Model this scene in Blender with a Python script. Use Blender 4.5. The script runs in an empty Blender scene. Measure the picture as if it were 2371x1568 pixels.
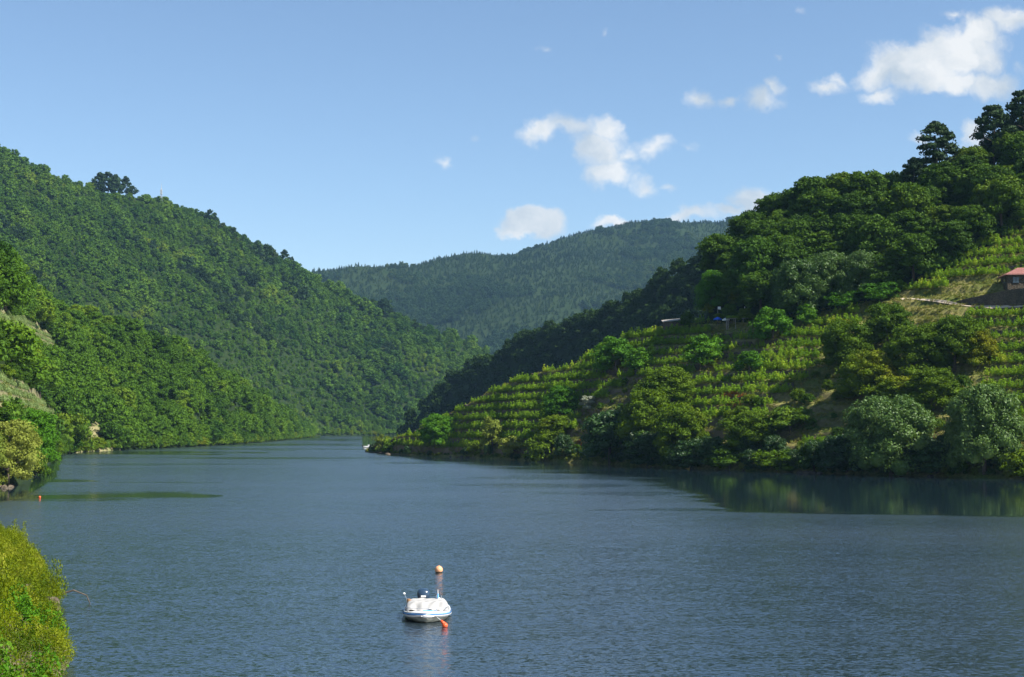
import bpy, bmesh, math, random
import numpy as np
from mathutils import Vector, Matrix
from mathutils.bvhtree import BVHTree

random.seed(7)
RNG = np.random.default_rng(7)
scn = bpy.context.scene
COL = scn.collection

# ------------------------------------------------------------------ camera
# photo measured on a 2371 x 1568 grid
PW, PH, F, HZ, CAMH = 2371.0, 1568.0, 3293.0, 985.0, 10.0
CX, CY = PW / 2, PH / 2
PITCH = math.atan((HZ - CY) / F)
cam_d = bpy.data.cameras.new('camera')
cam_d.lens = 50.0
cam_d.sensor_width = 36.0
cam_d.clip_start = 0.5
cam_d.clip_end = 20000
cam = bpy.data.objects.new('camera', cam_d)
cam.location = (0, 0, CAMH)
cam.rotation_euler = (math.radians(90) + PITCH, 0, 0)
COL.objects.link(cam)
scn.camera = cam

# ------------------------------------------------------------------ light
SUN_AZ, SUN_EL = math.radians(114), math.radians(48)       # azimuth from +Y towards +X
SUN_DIR = Vector((math.sin(SUN_AZ) * math.cos(SUN_EL), math.cos(SUN_AZ) * math.cos(SUN_EL), math.sin(SUN_EL)))
sun_d = bpy.data.lights.new('sun', 'SUN')
sun_d.energy = 5.0
sun_d.angle = math.radians(0.53)
sun_d.color = (1.0, 0.95, 0.86)
sun = bpy.data.objects.new('sun', sun_d)
sun.rotation_euler = (-SUN_DIR).to_track_quat('-Z', 'Y').to_euler()
sun.location = (300, 0, 400)
COL.objects.link(sun)
SKY_STRENGTH = 0.067
WAVE = 1.15
CLOUD_STRENGTH = 0.42
vs = scn.view_settings
vs.view_transform = 'Standard'
vs.look = 'None'
vs.gamma = 1.0
vs.exposure = 1.20
vs.use_curve_mapping = False


def ray(x, y):
    """direction of the sight line through photo point (x, y), scaled to world dy = 1"""
    a, b = (x - CX) / F, (CY - y) / F
    c, s = math.cos(PITCH), math.sin(PITCH)
    dy = c - b * s
    dz = s + b * c
    return np.array([a / dy, 1.0, dz / dy])


def at(x, y, Y):
    r = ray(x, y)
    return np.array([0, 0, CAMH]) + r * Y


def on_water(x, y, z=0.0):
    r = ray(x, y)
    return at(x, y, (z - CAMH) / r[2])


def project(p):
    p = np.atleast_2d(np.asarray(p, float))
    c, s = math.cos(PITCH), math.sin(PITCH)
    X, Y, Z = p[:, 0], p[:, 1], p[:, 2] - CAMH
    f = Y * c + Z * s
    u = -Y * s + Z * c
    return CX + F * X / f, CY - F * u / f


# ------------------------------------------------------------------ node helpers
def new_mat(name):
    m = bpy.data.materials.new(name)
    m.use_nodes = True
    nt = m.node_tree
    nt.nodes.clear()
    out = nt.nodes.new('ShaderNodeOutputMaterial')
    return m, nt, out


def N(nt, typ, **kw):
    n = nt.nodes.new(typ)
    for k, v in kw.items():
        if k.startswith('i_'):
            key = k[2:]
            key = int(key) if key.isdigit() else key.replace('_', ' ')
            n.inputs[key].default_value = v
        else:
            setattr(n, k, v)
    return n


def L(nt, a, b):
    nt.links.new(a, b)


def math_n(nt, op, a, b=None, clamp=False):
    n = nt.nodes.new('ShaderNodeMath')
    n.operation = op
    n.use_clamp = clamp
    for i, v in enumerate((a, b)):
        if v is None:
            continue
        if isinstance(v, (int, float)):
            n.inputs[i].default_value = v
        else:
            nt.links.new(v, n.inputs[i])
    return n.outputs[0]


def ramp(nt, fac, stops, interp='LINEAR'):
    n = nt.nodes.new('ShaderNodeValToRGB')
    cr = n.color_ramp
    cr.interpolation = interp
    while len(cr.elements) < len(stops):
        cr.elements.new(0.5)
    for e, (p, c) in zip(cr.elements, stops):
        e.position = p
        e.color = (*c, 1) if len(c) == 3 else c
    nt.links.new(fac, n.inputs[0])
    return n.outputs[0]


def mixc(nt, fac, a, b, blend='MIX'):
    n = nt.nodes.new('ShaderNodeMix')
    n.data_type = 'RGBA'
    n.blend_type = blend
    for i, v in ((0, fac), (6, a), (7, b)):
        if isinstance(v, (int, float)):
            n.inputs[i].default_value = v
        elif isinstance(v, tuple):
            n.inputs[i].default_value = (*v, 1)
        else:
            nt.links.new(v, n.inputs[i])
    return n.outputs[2]


# ------------------------------------------------------------------ world: sky and clouds
world = bpy.data.worlds.new('World')
scn.world = world
world.use_nodes = True
wt = world.node_tree
wt.nodes.clear()
wout = N(wt, 'ShaderNodeOutputWorld')
sky = N(wt, 'ShaderNodeTexSky')
sky.sky_type = 'NISHITA'
sky.sun_disc = False
sky.sun_elevation = SUN_EL
sky.sun_rotation = SUN_AZ
sky.altitude = 300
sky.air_density = 1.0
sky.dust_density = 0.3
sky.ozone_density = 3.0
bg = N(wt, 'ShaderNodeBackground', i_Strength=SKY_STRENGTH)
L(wt, sky.outputs[0], bg.inputs[0])
tc = N(wt, 'ShaderNodeTexCoord')
sep = N(wt, 'ShaderNodeSeparateXYZ')
L(wt, tc.outputs['Generated'], sep.inputs[0])
ysafe = math_n(wt, 'MAXIMUM', sep.outputs[1], 0.02)
u_ = math_n(wt, 'DIVIDE', sep.outputs[0], ysafe)
v_ = math_n(wt, 'DIVIDE', sep.outputs[2], ysafe)
cmb = N(wt, 'ShaderNodeCombineXYZ')
L(wt, u_, cmb.inputs[0]); L(wt, v_, cmb.inputs[1])
uv = cmb.outputs[0]
wn = N(wt, 'ShaderNodeTexNoise', i_Scale=26.0, i_Detail=5.0, i_Roughness=0.6)
L(wt, uv, wn.inputs['Vector'])
wsub = N(wt, 'ShaderNodeVectorMath', operation='SUBTRACT'); L(wt, wn.outputs['Color'], wsub.inputs[0]); wsub.inputs[1].default_value = (0.5, 0.5, 0.5)
wsc = N(wt, 'ShaderNodeVectorMath', operation='SCALE'); L(wt, wsub.outputs[0], wsc.inputs[0]); wsc.inputs['Scale'].default_value = 0.034
wadd = N(wt, 'ShaderNodeVectorMath', operation='ADD'); L(wt, uv, wadd.inputs[0]); L(wt, wsc.outputs[0], wadd.inputs[1])
CLOUDS = [  # photo x, y, half width, half height, strength
    (2120, 150, 125, 66, 1.25), (2040, 178, 70, 48, 1.0), (2230, 115, 110, 70, 1.2), (2290, 195, 70, 45, 1.1),
    (2345, 48, 75, 42, 1.1), (2265, 75, 80, 48, 1.1), (2170, 190, 140, 38, 1.1), (2040, 225, 70, 22, .8), (2180, 110, 80, 60, 1.1),
    (1255, 308, 75, 28, 1.0), (1335, 300, 85, 36, .9), (1400, 300, 60, 34, .9), (1385, 345, 75, 58, 1.0),
    (1405, 398, 75, 40, 1.1), (1490, 428, 45, 30, .8), (1510, 340, 58, 34, .75), (1592, 342, 34, 15, .6),
    (1450, 350, 60, 30, .7), (1555, 432, 26, 14, .55), (1618, 232, 40, 22, .75), (1690, 240, 38, 16, .65), (1762, 234, 50, 34, .95), (1788, 205, 34, 24, .7),
    (1908, 200, 46, 26, .8), (1935, 180, 30, 24, .7), (1030, 366, 26, 20, .6), (1260, 120, 22, 16, .55), (1797, 137, 16, 14, .55),
    (2205, 35, 38, 22, .7), (1385, 75, 20, 22, .45), (1100, 328, 16, 12, .45), (1850, 25, 22, 14, .4),
    (1240, 524, 66, 38, 1.7), (1200, 540, 46, 20, 1.2), (1600, 497, 95, 22, 1.0), (1420, 512, 60, 16, .9), (1755, 462, 58, 38, 1.2),
    (2255, 312, 36, 32, 1.0), (2125, 318, 30, 22, .7), (2365, 150, 30, 24, .5), (1690, 485, 40, 14, .8),
    # clouds to the sides of the photographed piece of sky
    (2700, 120, 200, 80, 1.2), (3100, 260, 160, 60, 1.2), (-500, 300, 160, 50, 1.1), (-1100, 500, 220, 50, 1.2), (3600, 520, 260, 60, 1.2),
]
acc = None
for (px, py, rx, ry, st) in CLOUDS:
    r0 = ray(px, py)
    mp = N(wt, 'ShaderNodeMapping', vector_type='TEXTURE')
    mp.inputs['Location'].default_value = (r0[0], r0[2], 0)
    mp.inputs['Scale'].default_value = (rx * 1.35 / F, ry * 1.35 / F, 1)
    L(wt, wadd.outputs[0], mp.inputs[0])
    gr = N(wt, 'ShaderNodeTexGradient', gradient_type='SPHERICAL')
    L(wt, mp.outputs[0], gr.inputs[0])
    g = math_n(wt, 'MULTIPLY', gr.outputs['Fac'], st)
    acc = g if acc is None else math_n(wt, 'MAXIMUM', acc, g)
cn = N(wt, 'ShaderNodeTexNoise', i_Scale=34.0, i_Detail=8.0, i_Roughness=0.62)
L(wt, wadd.outputs[0], cn.inputs['Vector'])
cnb = math_n(wt, 'MULTIPLY', math_n(wt, 'SUBTRACT', cn.outputs['Fac'], 0.5), 1.25)
fld = math_n(wt, 'ADD', acc, cnb)
msk = N(wt, 'ShaderNodeMapRange', interpolation_type='SMOOTHSTEP', clamp=True)
L(wt, fld, msk.inputs[0])
msk.inputs[1].default_value = 0.17
msk.inputs[2].default_value = 0.80
front = math_n(wt, 'GREATER_THAN', sep.outputs[1], 0.05)
gate = math_n(wt, 'GREATER_THAN', acc, 0.02)
m1 = math_n(wt, 'MULTIPLY', msk.outputs[0], front)
m1 = math_n(wt, 'MULTIPLY', m1, gate)
m1 = math_n(wt, 'MULTIPLY', m1, 0.95)
sh = N(wt, 'ShaderNodeTexNoise', i_Scale=15.0, i_Detail=4.0, i_Roughness=0.55)
L(wt, wadd.outputs[0], sh.inputs['Vector'])
ccol = ramp(wt, sh.outputs['Fac'], [(0.38, (0.60, 0.67, 0.74)), (0.56, (1.0, 0.99, 0.97))])
bgc = N(wt, 'ShaderNodeBackground', i_Strength=CLOUD_STRENGTH)
L(wt, ccol, bgc.inputs[0])
mxs = N(wt, 'ShaderNodeMixShader')
L(wt, m1, mxs.inputs[0]); L(wt, bg.outputs[0], mxs.inputs[1]); L(wt, bgc.outputs[0], mxs.inputs[2])
L(wt, mxs.outputs[0], wout.inputs[0])


# ------------------------------------------------------------------ object helpers
def tag(o, label=None, cat=None, group=None, kind=None):
    if label: o['label'] = label
    if cat: o['category'] = cat
    if group: o['group'] = group
    if kind: o['kind'] = kind
    return o


def mesh_np(name, verts, faces, mat=None, smooth=False, quads=True):
    """faces: (n,4) or (n,3) int array, or a python list"""
    me = bpy.data.meshes.new(name)
    if isinstance(faces, np.ndarray):
        k = faces.shape[1]
        me.vertices.add(len(verts))
        me.vertices.foreach_set('co', np.asarray(verts, np.float32).ravel())
        me.loops.add(faces.size)
        me.loops.foreach_set('vertex_index', faces.astype(np.int32).ravel())
        me.polygons.add(len(faces))
        me.polygons.foreach_set('loop_start', np.arange(0, faces.size, k, dtype=np.int32))
        me.update(calc_edges=True)
    else:
        me.from_pydata([tuple(v) for v in verts], [], faces)
        me.update()
    if mat: me.materials.append(mat)
    if smooth: me.polygons.foreach_set('use_smooth', np.ones(len(me.polygons), bool))
    return me


def link(name, me, parent=None, loc=None, rot=None, scale=None):
    o = bpy.data.objects.new(name, me)
    COL.objects.link(o)
    if parent: o.parent = parent
    if loc is not None: o.location = tuple(loc)
    if rot is not None: o.rotation_euler = rot
    if scale is not None: o.scale = scale
    return o


def thing(name, loc, label, cat, group=None, rotz=0.0):
    o = bpy.data.objects.new(name, None)
    o.empty_display_size = 0.3
    COL.objects.link(o)
    o.location = tuple(loc)
    o.rotation_euler = (0, 0, rotz)
    return tag(o, label, cat, group)


class MB:
    """collects simple shapes into one mesh"""
    def __init__(s): s.v = []; s.f = []
    def add(s, vs, fs):
        b = len(s.v); s.v += [tuple(v) for v in vs]; s.f += [[i + b for i in f] for f in fs]; return s
    def box(s, c, d, rz=0.0):
        x, y, z = d[0] / 2, d[1] / 2, d[2] / 2
        ca, sa = math.cos(rz), math.sin(rz)
        vs = []
        for dx, dy, dz in ((-x,-y,-z),(x,-y,-z),(x,y,-z),(-x,y,-z),(-x,-y,z),(x,-y,z),(x,y,z),(-x,y,z)):
            vs.append((c[0] + dx*ca - dy*sa, c[1] + dx*sa + dy*ca, c[2] + dz))
        return s.add(vs, [(3,2,1,0),(4,5,6,7),(0,1,5,4),(1,2,6,5),(2,3,7,6),(3,0,4,7)])
    def tube(s, pts, rad, n=7):
        pts = [Vector(p) for p in pts]
        if not isinstance(rad, (list, tuple)): rad = [rad] * len(pts)
        rings = []
        up = Vector((0.13, 0.21, 1)).normalized()
        vs = []
        for i, p in enumerate(pts):
            d = (pts[min(i+1, len(pts)-1)] - pts[max(i-1, 0)])
            d = d.normalized() if d.length > 1e-9 else Vector((0,0,1))
            a = d.cross(up if abs(d.dot(up)) < .95 else Vector((1,0,0))).normalized()
            b = d.cross(a)
            for k in range(n):
                t = 2*math.pi*k/n
                vs.append(p + (a*math.cos(t) + b*math.sin(t)) * rad[i])
        fs = []
        for i in range(len(pts)-1):
            for k in range(n):
                fs.append((i*n+k, i*n+(k+1)%n, (i+1)*n+(k+1)%n, (i+1)*n+k))
        fs.append(list(range(n))[::-1]); fs.append([ (len(pts)-1)*n+k for k in range(n)])
        return s.add(vs, fs)
    def ball(s, c, r, nu=12, nv=8):
        if not isinstance(r, (list, tuple)): r = (r, r, r)
        vs = [(c[0], c[1], c[2]-r[2])]
        for j in range(1, nv):
            ph = -math.pi/2 + math.pi*j/nv
            for i in range(nu):
                th = 2*math.pi*i/nu
                vs.append((c[0]+r[0]*math.cos(ph)*math.cos(th), c[1]+r[1]*math.cos(ph)*math.sin(th), c[2]+r[2]*math.sin(ph)))
        vs.append((c[0], c[1], c[2]+r[2]))
        fs = []
        for i in range(nu):
            fs.append((0, 1+(i+1)%nu, 1+i))
            fs.append((len(vs)-1, 1+(nv-2)*nu+i, 1+(nv-2)*nu+(i+1)%nu))
        for j in range(nv-2):
            for i in range(nu):
                a = 1+j*nu
                fs.append((a+i, a+(i+1)%nu, a+nu+(i+1)%nu, a+nu+i))
        return s.add(vs, fs)
    def loft(s, rings, close=True, caps=True):
        n = len(rings[0]); vs = [p for r in rings for p in r]; fs = []
        m = n if close else n-1
        for i in range(len(rings)-1):
            for k in range(m):
                fs.append((i*n+k, i*n+(k+1)%n, (i+1)*n+(k+1)%n, (i+1)*n+k))
        if caps and close:
            fs.append(list(range(n))[::-1]); fs.append([(len(rings)-1)*n+k for k in range(n)])
        return s.add(vs, fs)
    def mesh(s, name, mat, smooth=False):
        me = mesh_np(name, s.v, s.f, mat)
        if smooth: me.polygons.foreach_set('use_smooth', np.ones(len(me.polygons), bool))
        return me
    def build(s, name, mat, parent=None, smooth=False):
        return link(name, s.mesh(name, mat, smooth), parent)


# numpy value noise
_perm = np.random.default_rng(3).random((256, 256))
def vnoise(x, y):
    x = np.asarray(x, float); y = np.asarray(y, float)
    xi = np.floor(x).astype(int); yi = np.floor(y).astype(int)
    fx = x - xi; fy = y - yi
    fx = fx*fx*(3-2*fx); fy = fy*fy*(3-2*fy)
    a = _perm[xi % 256, yi % 256]; b = _perm[(xi+1) % 256, yi % 256]
    c = _perm[xi % 256, (yi+1) % 256]; d = _perm[(xi+1) % 256, (yi+1) % 256]
    return (a*(1-fx)+b*fx)*(1-fy)+(c*(1-fx)+d*fx)*fy


def fbm(x, y, o=4, seed=0):
    s = 0; a = .5; t = 0
    for i in range(o):
        s = s + a*(vnoise(x*2**i+17.3*i+seed*31.7, y*2**i+9.1*i+seed*12.9)-.5); t += a; a *= .5
    return s/t*2      # about -1..1


def in_poly(px, py, poly):
    px = np.asarray(px, float); py = np.asarray(py, float)
    r = np.zeros(px.shape, bool)
    n = len(poly)
    for i in range(n):
        x1, y1 = poly[i]; x2, y2 = poly[(i+1) % n]
        c = ((y1 > py) != (y2 > py)) & (px < (x2-x1)*(py-y1)/((y2-y1) if y2 != y1 else 1e-9)+x1)
        r ^= c
    return r


# ------------------------------------------------------------------ materials
def leaf_mat(name, dark, light, trans=0.25, patch=120.0, rnd=.45, rough=0.65, spec=0.10, warm=None):
    m, nt, out = new_mat(name)
    oi = N(nt, 'ShaderNodeObjectInfo')
    geo = N(nt, 'ShaderNodeNewGeometry')
    n1 = N(nt, 'ShaderNodeTexNoise', i_Scale=1.0/patch, i_Detail=2.0)
    L(nt, geo.outputs['Position'], n1.inputs['Vector'])
    n2 = N(nt, 'ShaderNodeTexNoise', i_Scale=0.55, i_Detail=3.0)
    L(nt, geo.outputs['Position'], n2.inputs['Vector'])
    f = math_n(nt, 'MULTIPLY', oi.outputs['Random'], rnd)
    f = math_n(nt, 'ADD', f, math_n(nt, 'MULTIPLY', math_n(nt, 'SUBTRACT', n1.outputs['Fac'], .33), 1.25))
    f = math_n(nt, 'ADD', f, math_n(nt, 'MULTIPLY', math_n(nt, 'SUBTRACT', n2.outputs['Fac'], .5), 0.5), clamp=True)
    stops = [(0.0, dark), (0.6, light)]
    if warm: stops.append((1.0, warm))
    c = ramp(nt, f, stops)
    p = N(nt, 'ShaderNodeBsdfPrincipled', i_Roughness=rough)
    p.inputs['Specular IOR Level'].default_value = spec
    L(nt, c, p.inputs['Base Color'])
    t = N(nt, 'ShaderNodeBsdfTranslucent')
    tcol = mixc(nt, 1.0, c, (1.25, 1.15, 0.45), 'MULTIPLY')
    L(nt, tcol, t.inputs[0])
    mx = N(nt, 'ShaderNodeMixShader', i_0=trans)
    L(nt, p.outputs[0], mx.inputs[1]); L(nt, t.outputs[0], mx.inputs[2])
    L(nt, mx.outputs[0], out.inputs[0])
    return m


def plain(name, col, rough=0.6, spec=0.4, metal=0.0, noise=0.0, nscale=6.0, bump=0.0):
    m, nt, out = new_mat(name)
    p = N(nt, 'ShaderNodeBsdfPrincipled', i_Roughness=rough, i_Metallic=metal)
    p.inputs['Specular IOR Level'].default_value = spec
    tcn = N(nt, 'ShaderNodeTexCoord')
    n = N(nt, 'ShaderNodeTexNoise', i_Scale=nscale, i_Detail=5.0, i_Roughness=.6)
    L(nt, tcn.outputs['Object'], n.inputs['Vector'])
    a = tuple(max(0, c*(1-noise)) for c in col); b = tuple(min(1, c*(1+noise)) for c in col)
    L(nt, ramp(nt, n.outputs['Fac'], [(.3, a), (.7, b)]), p.inputs['Base Color'])
    if bump > 0:
        bp = N(nt, 'ShaderNodeBump', i_Strength=1.0, i_Distance=bump)
        L(nt, n.outputs['Fac'], bp.inputs['Height']); L(nt, bp.outputs[0], p.inputs['Normal'])
    L(nt, p.outputs[0], out.inputs[0])
    return m


G = {}
G['broad'] = leaf_mat('broadleaf_foliage', (0.014, 0.042, 0.003), (0.050, 0.105, 0.005), patch=45, warm=(0.130, 0.175, 0.008))
G['hill'] = leaf_mat('hillside_foliage', (0.018, 0.060, 0.007), (0.080, 0.158, 0.012), patch=90, rnd=.40, warm=(0.190, 0.235, 0.018))
G['leftbank'] = leaf_mat('left_bank_foliage', (0.018, 0.056, 0.004), (0.068, 0.142, 0.007), patch=60, rnd=.45, warm=(0.155, 0.215, 0.010))
G['front'] = leaf_mat('deep_green_foliage', (0.012, 0.040, 0.003), (0.040, 0.095, 0.006), patch=200, warm=(0.07, 0.13, 0.008))
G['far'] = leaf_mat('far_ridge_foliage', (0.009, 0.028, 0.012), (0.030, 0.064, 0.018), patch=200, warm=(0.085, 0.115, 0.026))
G['willow'] = leaf_mat('silvery_willow_foliage', (0.028, 0.072, 0.010), (0.075, 0.140, 0.026), patch=20, spec=.25, rough=.5, warm=(0.15, 0.22, 0.060))
G['palewillow'] = leaf_mat('pale_yellow_green_foliage', (0.070, 0.110, 0.012), (0.160, 0.200, 0.028), patch=20, warm=(0.26, 0.28, 0.06))
G['ash'] = leaf_mat('yellow_green_foliage', (0.032, 0.080, 0.003), (0.085, 0.140, 0.004), patch=20, warm=(0.185, 0.180, 0.006))
G['bright'] = leaf_mat('fresh_green_foliage', (0.026, 0.090, 0.004), (0.060, 0.160, 0.006), patch=20, warm=(0.13, 0.22, 0.012))
G['glossy'] = leaf_mat('dark_glossy_foliage', (0.012, 0.040, 0.006), (0.026, 0.070, 0.010), patch=20, spec=.35, rough=.5)
G['pine'] = leaf_mat('pine_needles', (0.008, 0.024, 0.008), (0.024, 0.050, 0.014), trans=.08, patch=30)
G['dark'] = leaf_mat('evergreen_and_spur_shade_foliage', (0.008, 0.024, 0.004), (0.022, 0.050, 0.006), patch=90)  # near-black green puts the spur's shade into the leaf colour; evergreens share it
G['vine'] = leaf_mat('vine_leaves', (0.065, 0.150, 0.006), (0.185, 0.310, 0.016), patch=12, warm=(0.38, 0.43, 0.04), trans=.35)
G['palevine'] = leaf_mat('pale_vine_leaves', (0.10, 0.16, 0.05), (0.20, 0.27, 0.10), patch=12)
G['herb'] = leaf_mat('bank_herb_leaves', (0.030, 0.070, 0.002), (0.150, 0.190, 0.004), patch=4, warm=(0.36, 0.35, 0.05), trans=.35)
G['greyherb'] = leaf_mat('grey_shrub_leaves', (0.16, 0.19, 0.13), (0.26, 0.29, 0.22), patch=10)
G['dry'] = leaf_mat('dry_grass_blades', (0.09, 0.13, 0.02), (0.18, 0.19, 0.04), patch=10, warm=(0.30, 0.24, 0.10))
G['rust'] = leaf_mat('rusty_bracken', (0.20, 0.09, 0.02), (0.34, 0.13, 0.03), patch=10)
G['bark'] = plain('bark', (0.085, 0.068, 0.052), .9, .2, noise=.4, nscale=3)
G['white'] = plain('white_gelcoat', (0.62, 0.62, 0.61), .25, .5, noise=.04)
G['wpaint'] = plain('white_paint', (0.78, 0.78, 0.76), .5, .4, noise=.06)
G['canvas'] = plain('white_canvas', (0.34, 0.335, 0.325), .85, .2, noise=.08, nscale=2)
G['blue'] = plain('light_blue_stripe', (0.16, 0.42, 0.78), .3, .5, noise=.05)
G['navy'] = plain('navy_rub_rail', (0.02, 0.05, 0.13), .4, .5)
G['hullunder'] = plain('shade_grey_hull_bottom', (0.20, 0.21, 0.18), .5, .4, noise=.35, nscale=3)  # shade of the underside put into a mottled grey, darker than the topsides
G['cowl'] = plain('dark_blue_engine_cowl', (0.022, 0.045, 0.080), .25, .6)
G['black'] = plain('black_rubber', (0.02, 0.02, 0.022), .5, .4)
G['steel'] = plain('stainless_steel', (0.55, 0.56, 0.58), .3, .5, metal=.9)
G['orange'] = plain('orange_plastic', (0.62, 0.09, 0.025), .45, .4, noise=.12)
G['peach'] = plain('faded_orange_plastic', (0.62, 0.31, 0.16), .5, .4, noise=.15, nscale=3)
G['waterline_dark'] = plain('dark_waterline_tone', (0.03, 0.022, 0.012), .7, .3, noise=.3)  # dark brown tone of the band round the buoy at the waterline
G['tan'] = plain('tan_wood', (0.33, 0.19, 0.09), .7, .3, noise=.2)
G['roof'] = plain('red_roof_tiles', (0.36, 0.17, 0.145), .8, .2, noise=.18, nscale=1.5)
G['stonewall'] = None
G['glass'] = plain('dark_window_glass', (0.03, 0.05, 0.07), .08, .7)
G['frame'] = plain('dark_window_frame', (0.05, 0.045, 0.04), .5, .3)
G['path'] = plain('pale_gravel', (0.46, 0.38, 0.29), .95, .1, noise=.22, nscale=.8, bump=.05)
G['pblue'] = plain('blue_parasol_cloth', (0.03, 0.12, 0.62), .7, .2, noise=.06)
G['post'] = plain('grey_post', (0.28, 0.26, 0.23), .8, .2, noise=.2)
G['masts'] = plain('white_mast_steel', (0.36, 0.39, 0.42), .5, .4)


def stone_mat():
    m, nt, out = new_mat('dry_stone_wall')
    geo = N(nt, 'ShaderNodeNewGeometry')
    vo = N(nt, 'ShaderNodeTexVoronoi', i_Scale=4.5)
    mp = N(nt, 'ShaderNodeMapping'); mp.inputs['Scale'].default_value = (.7, .7, 1.5)
    L(nt, geo.outputs['Position'], mp.inputs[0]); L(nt, mp.outputs[0], vo.inputs['Vector'])
    n = N(nt, 'ShaderNodeTexNoise', i_Scale=.8, i_Detail=4.0); L(nt, geo.outputs['Position'], n.inputs['Vector'])
    c = ramp(nt, vo.outputs['Color'], [(0.1, (.085, .065, .048)), (.5, (.13, .105, .078)), (.9, (.18, .15, .115))])
    c = mixc(nt, .5, c, ramp(nt, n.outputs['Fac'], [(.35, (.06, .05, .035)), (.7, (.17, .14, .10))]))
    edge = ramp(nt, vo.outputs['Distance'], [(0.30, (1, 1, 1)), (0.62, (.6, .6, .6))])
    c = mixc(nt, 1.0, c, edge, 'MULTIPLY')
    p = N(nt, 'ShaderNodeBsdfPrincipled', i_Roughness=.95); p.inputs['Specular IOR Level'].default_value = .1
    L(nt, c, p.inputs['Base Color'])
    bp = N(nt, 'ShaderNodeBump', i_Strength=1.0, i_Distance=.12, invert=True); L(nt, vo.outputs['Distance'], bp.inputs['Height']); L(nt, bp.outputs[0], p.inputs['Normal'])
    L(nt, p.outputs[0], out.inputs[0])
    return m
G['stone'] = stone_mat()


def ground_mat(name, grass, dirt, rock, scale=.12, thr=(.42, .6)):
    m, nt, out = new_mat(name)
    geo = N(nt, 'ShaderNodeNewGeometry')
    n1 = N(nt, 'ShaderNodeTexNoise', i_Scale=scale, i_Detail=6.0, i_Roughness=.65); L(nt, geo.outputs['Position'], n1.inputs['Vector'])
    n2 = N(nt, 'ShaderNodeTexNoise', i_Scale=scale*9, i_Detail=5.0, i_Roughness=.7); L(nt, geo.outputs['Position'], n2.inputs['Vector'])
    f = math_n(nt, 'ADD', math_n(nt, 'MULTIPLY', n1.outputs['Fac'], .65), math_n(nt, 'MULTIPLY', n2.outputs['Fac'], .35))
    c = ramp(nt, f, [(thr[0], grass), (thr[1], dirt)])
    c2 = ramp(nt, n2.outputs['Fac'], [(.3, (.55, .55, .55)), (.7, (1.2, 1.2, 1.2))])
    c = mixc(nt, 1.0, c, c2, 'MULTIPLY')
    sx = N(nt, 'ShaderNodeSeparateXYZ'); L(nt, geo.outputs['True Normal'], sx.inputs[0])
    steep = N(nt, 'ShaderNodeMapRange', clamp=True); L(nt, sx.outputs[2], steep.inputs[0])
    steep.inputs[1].default_value = .55; steep.inputs[2].default_value = .38
    c = mixc(nt, steep.outputs[0], c, rock)
    p = N(nt, 'ShaderNodeBsdfPrincipled', i_Roughness=.95); p.inputs['Specular IOR Level'].default_value = .1
    L(nt, c, p.inputs['Base Color'])
    bp = N(nt, 'ShaderNodeBump', i_Strength=.8, i_Distance=.3); L(nt, n2.outputs['Fac'], bp.inputs['Height']); L(nt, bp.outputs[0], p.inputs['Normal'])
    L(nt, p.outputs[0], out.inputs[0])
    return m
G['forest_floor'] = ground_mat('forest_floor', (.010, .024, .004), (.022, .036, .008), (.014, .026, .007))
G['terrace_ground'] = ground_mat('terrace_ground', (.085, .120, .016), (.22, .19, .070), (.15, .115, .075))
G['pale_plot'] = ground_mat('pale_plot_ground', (.17, .19, .07), (.26, .22, .12), (.17, .16, .08), scale=.3)
G['bank_ground'] = ground_mat('bank_ground', (.05, .075, .012), (.20, .16, .11), (.14, .12, .10), scale=.4)


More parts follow.
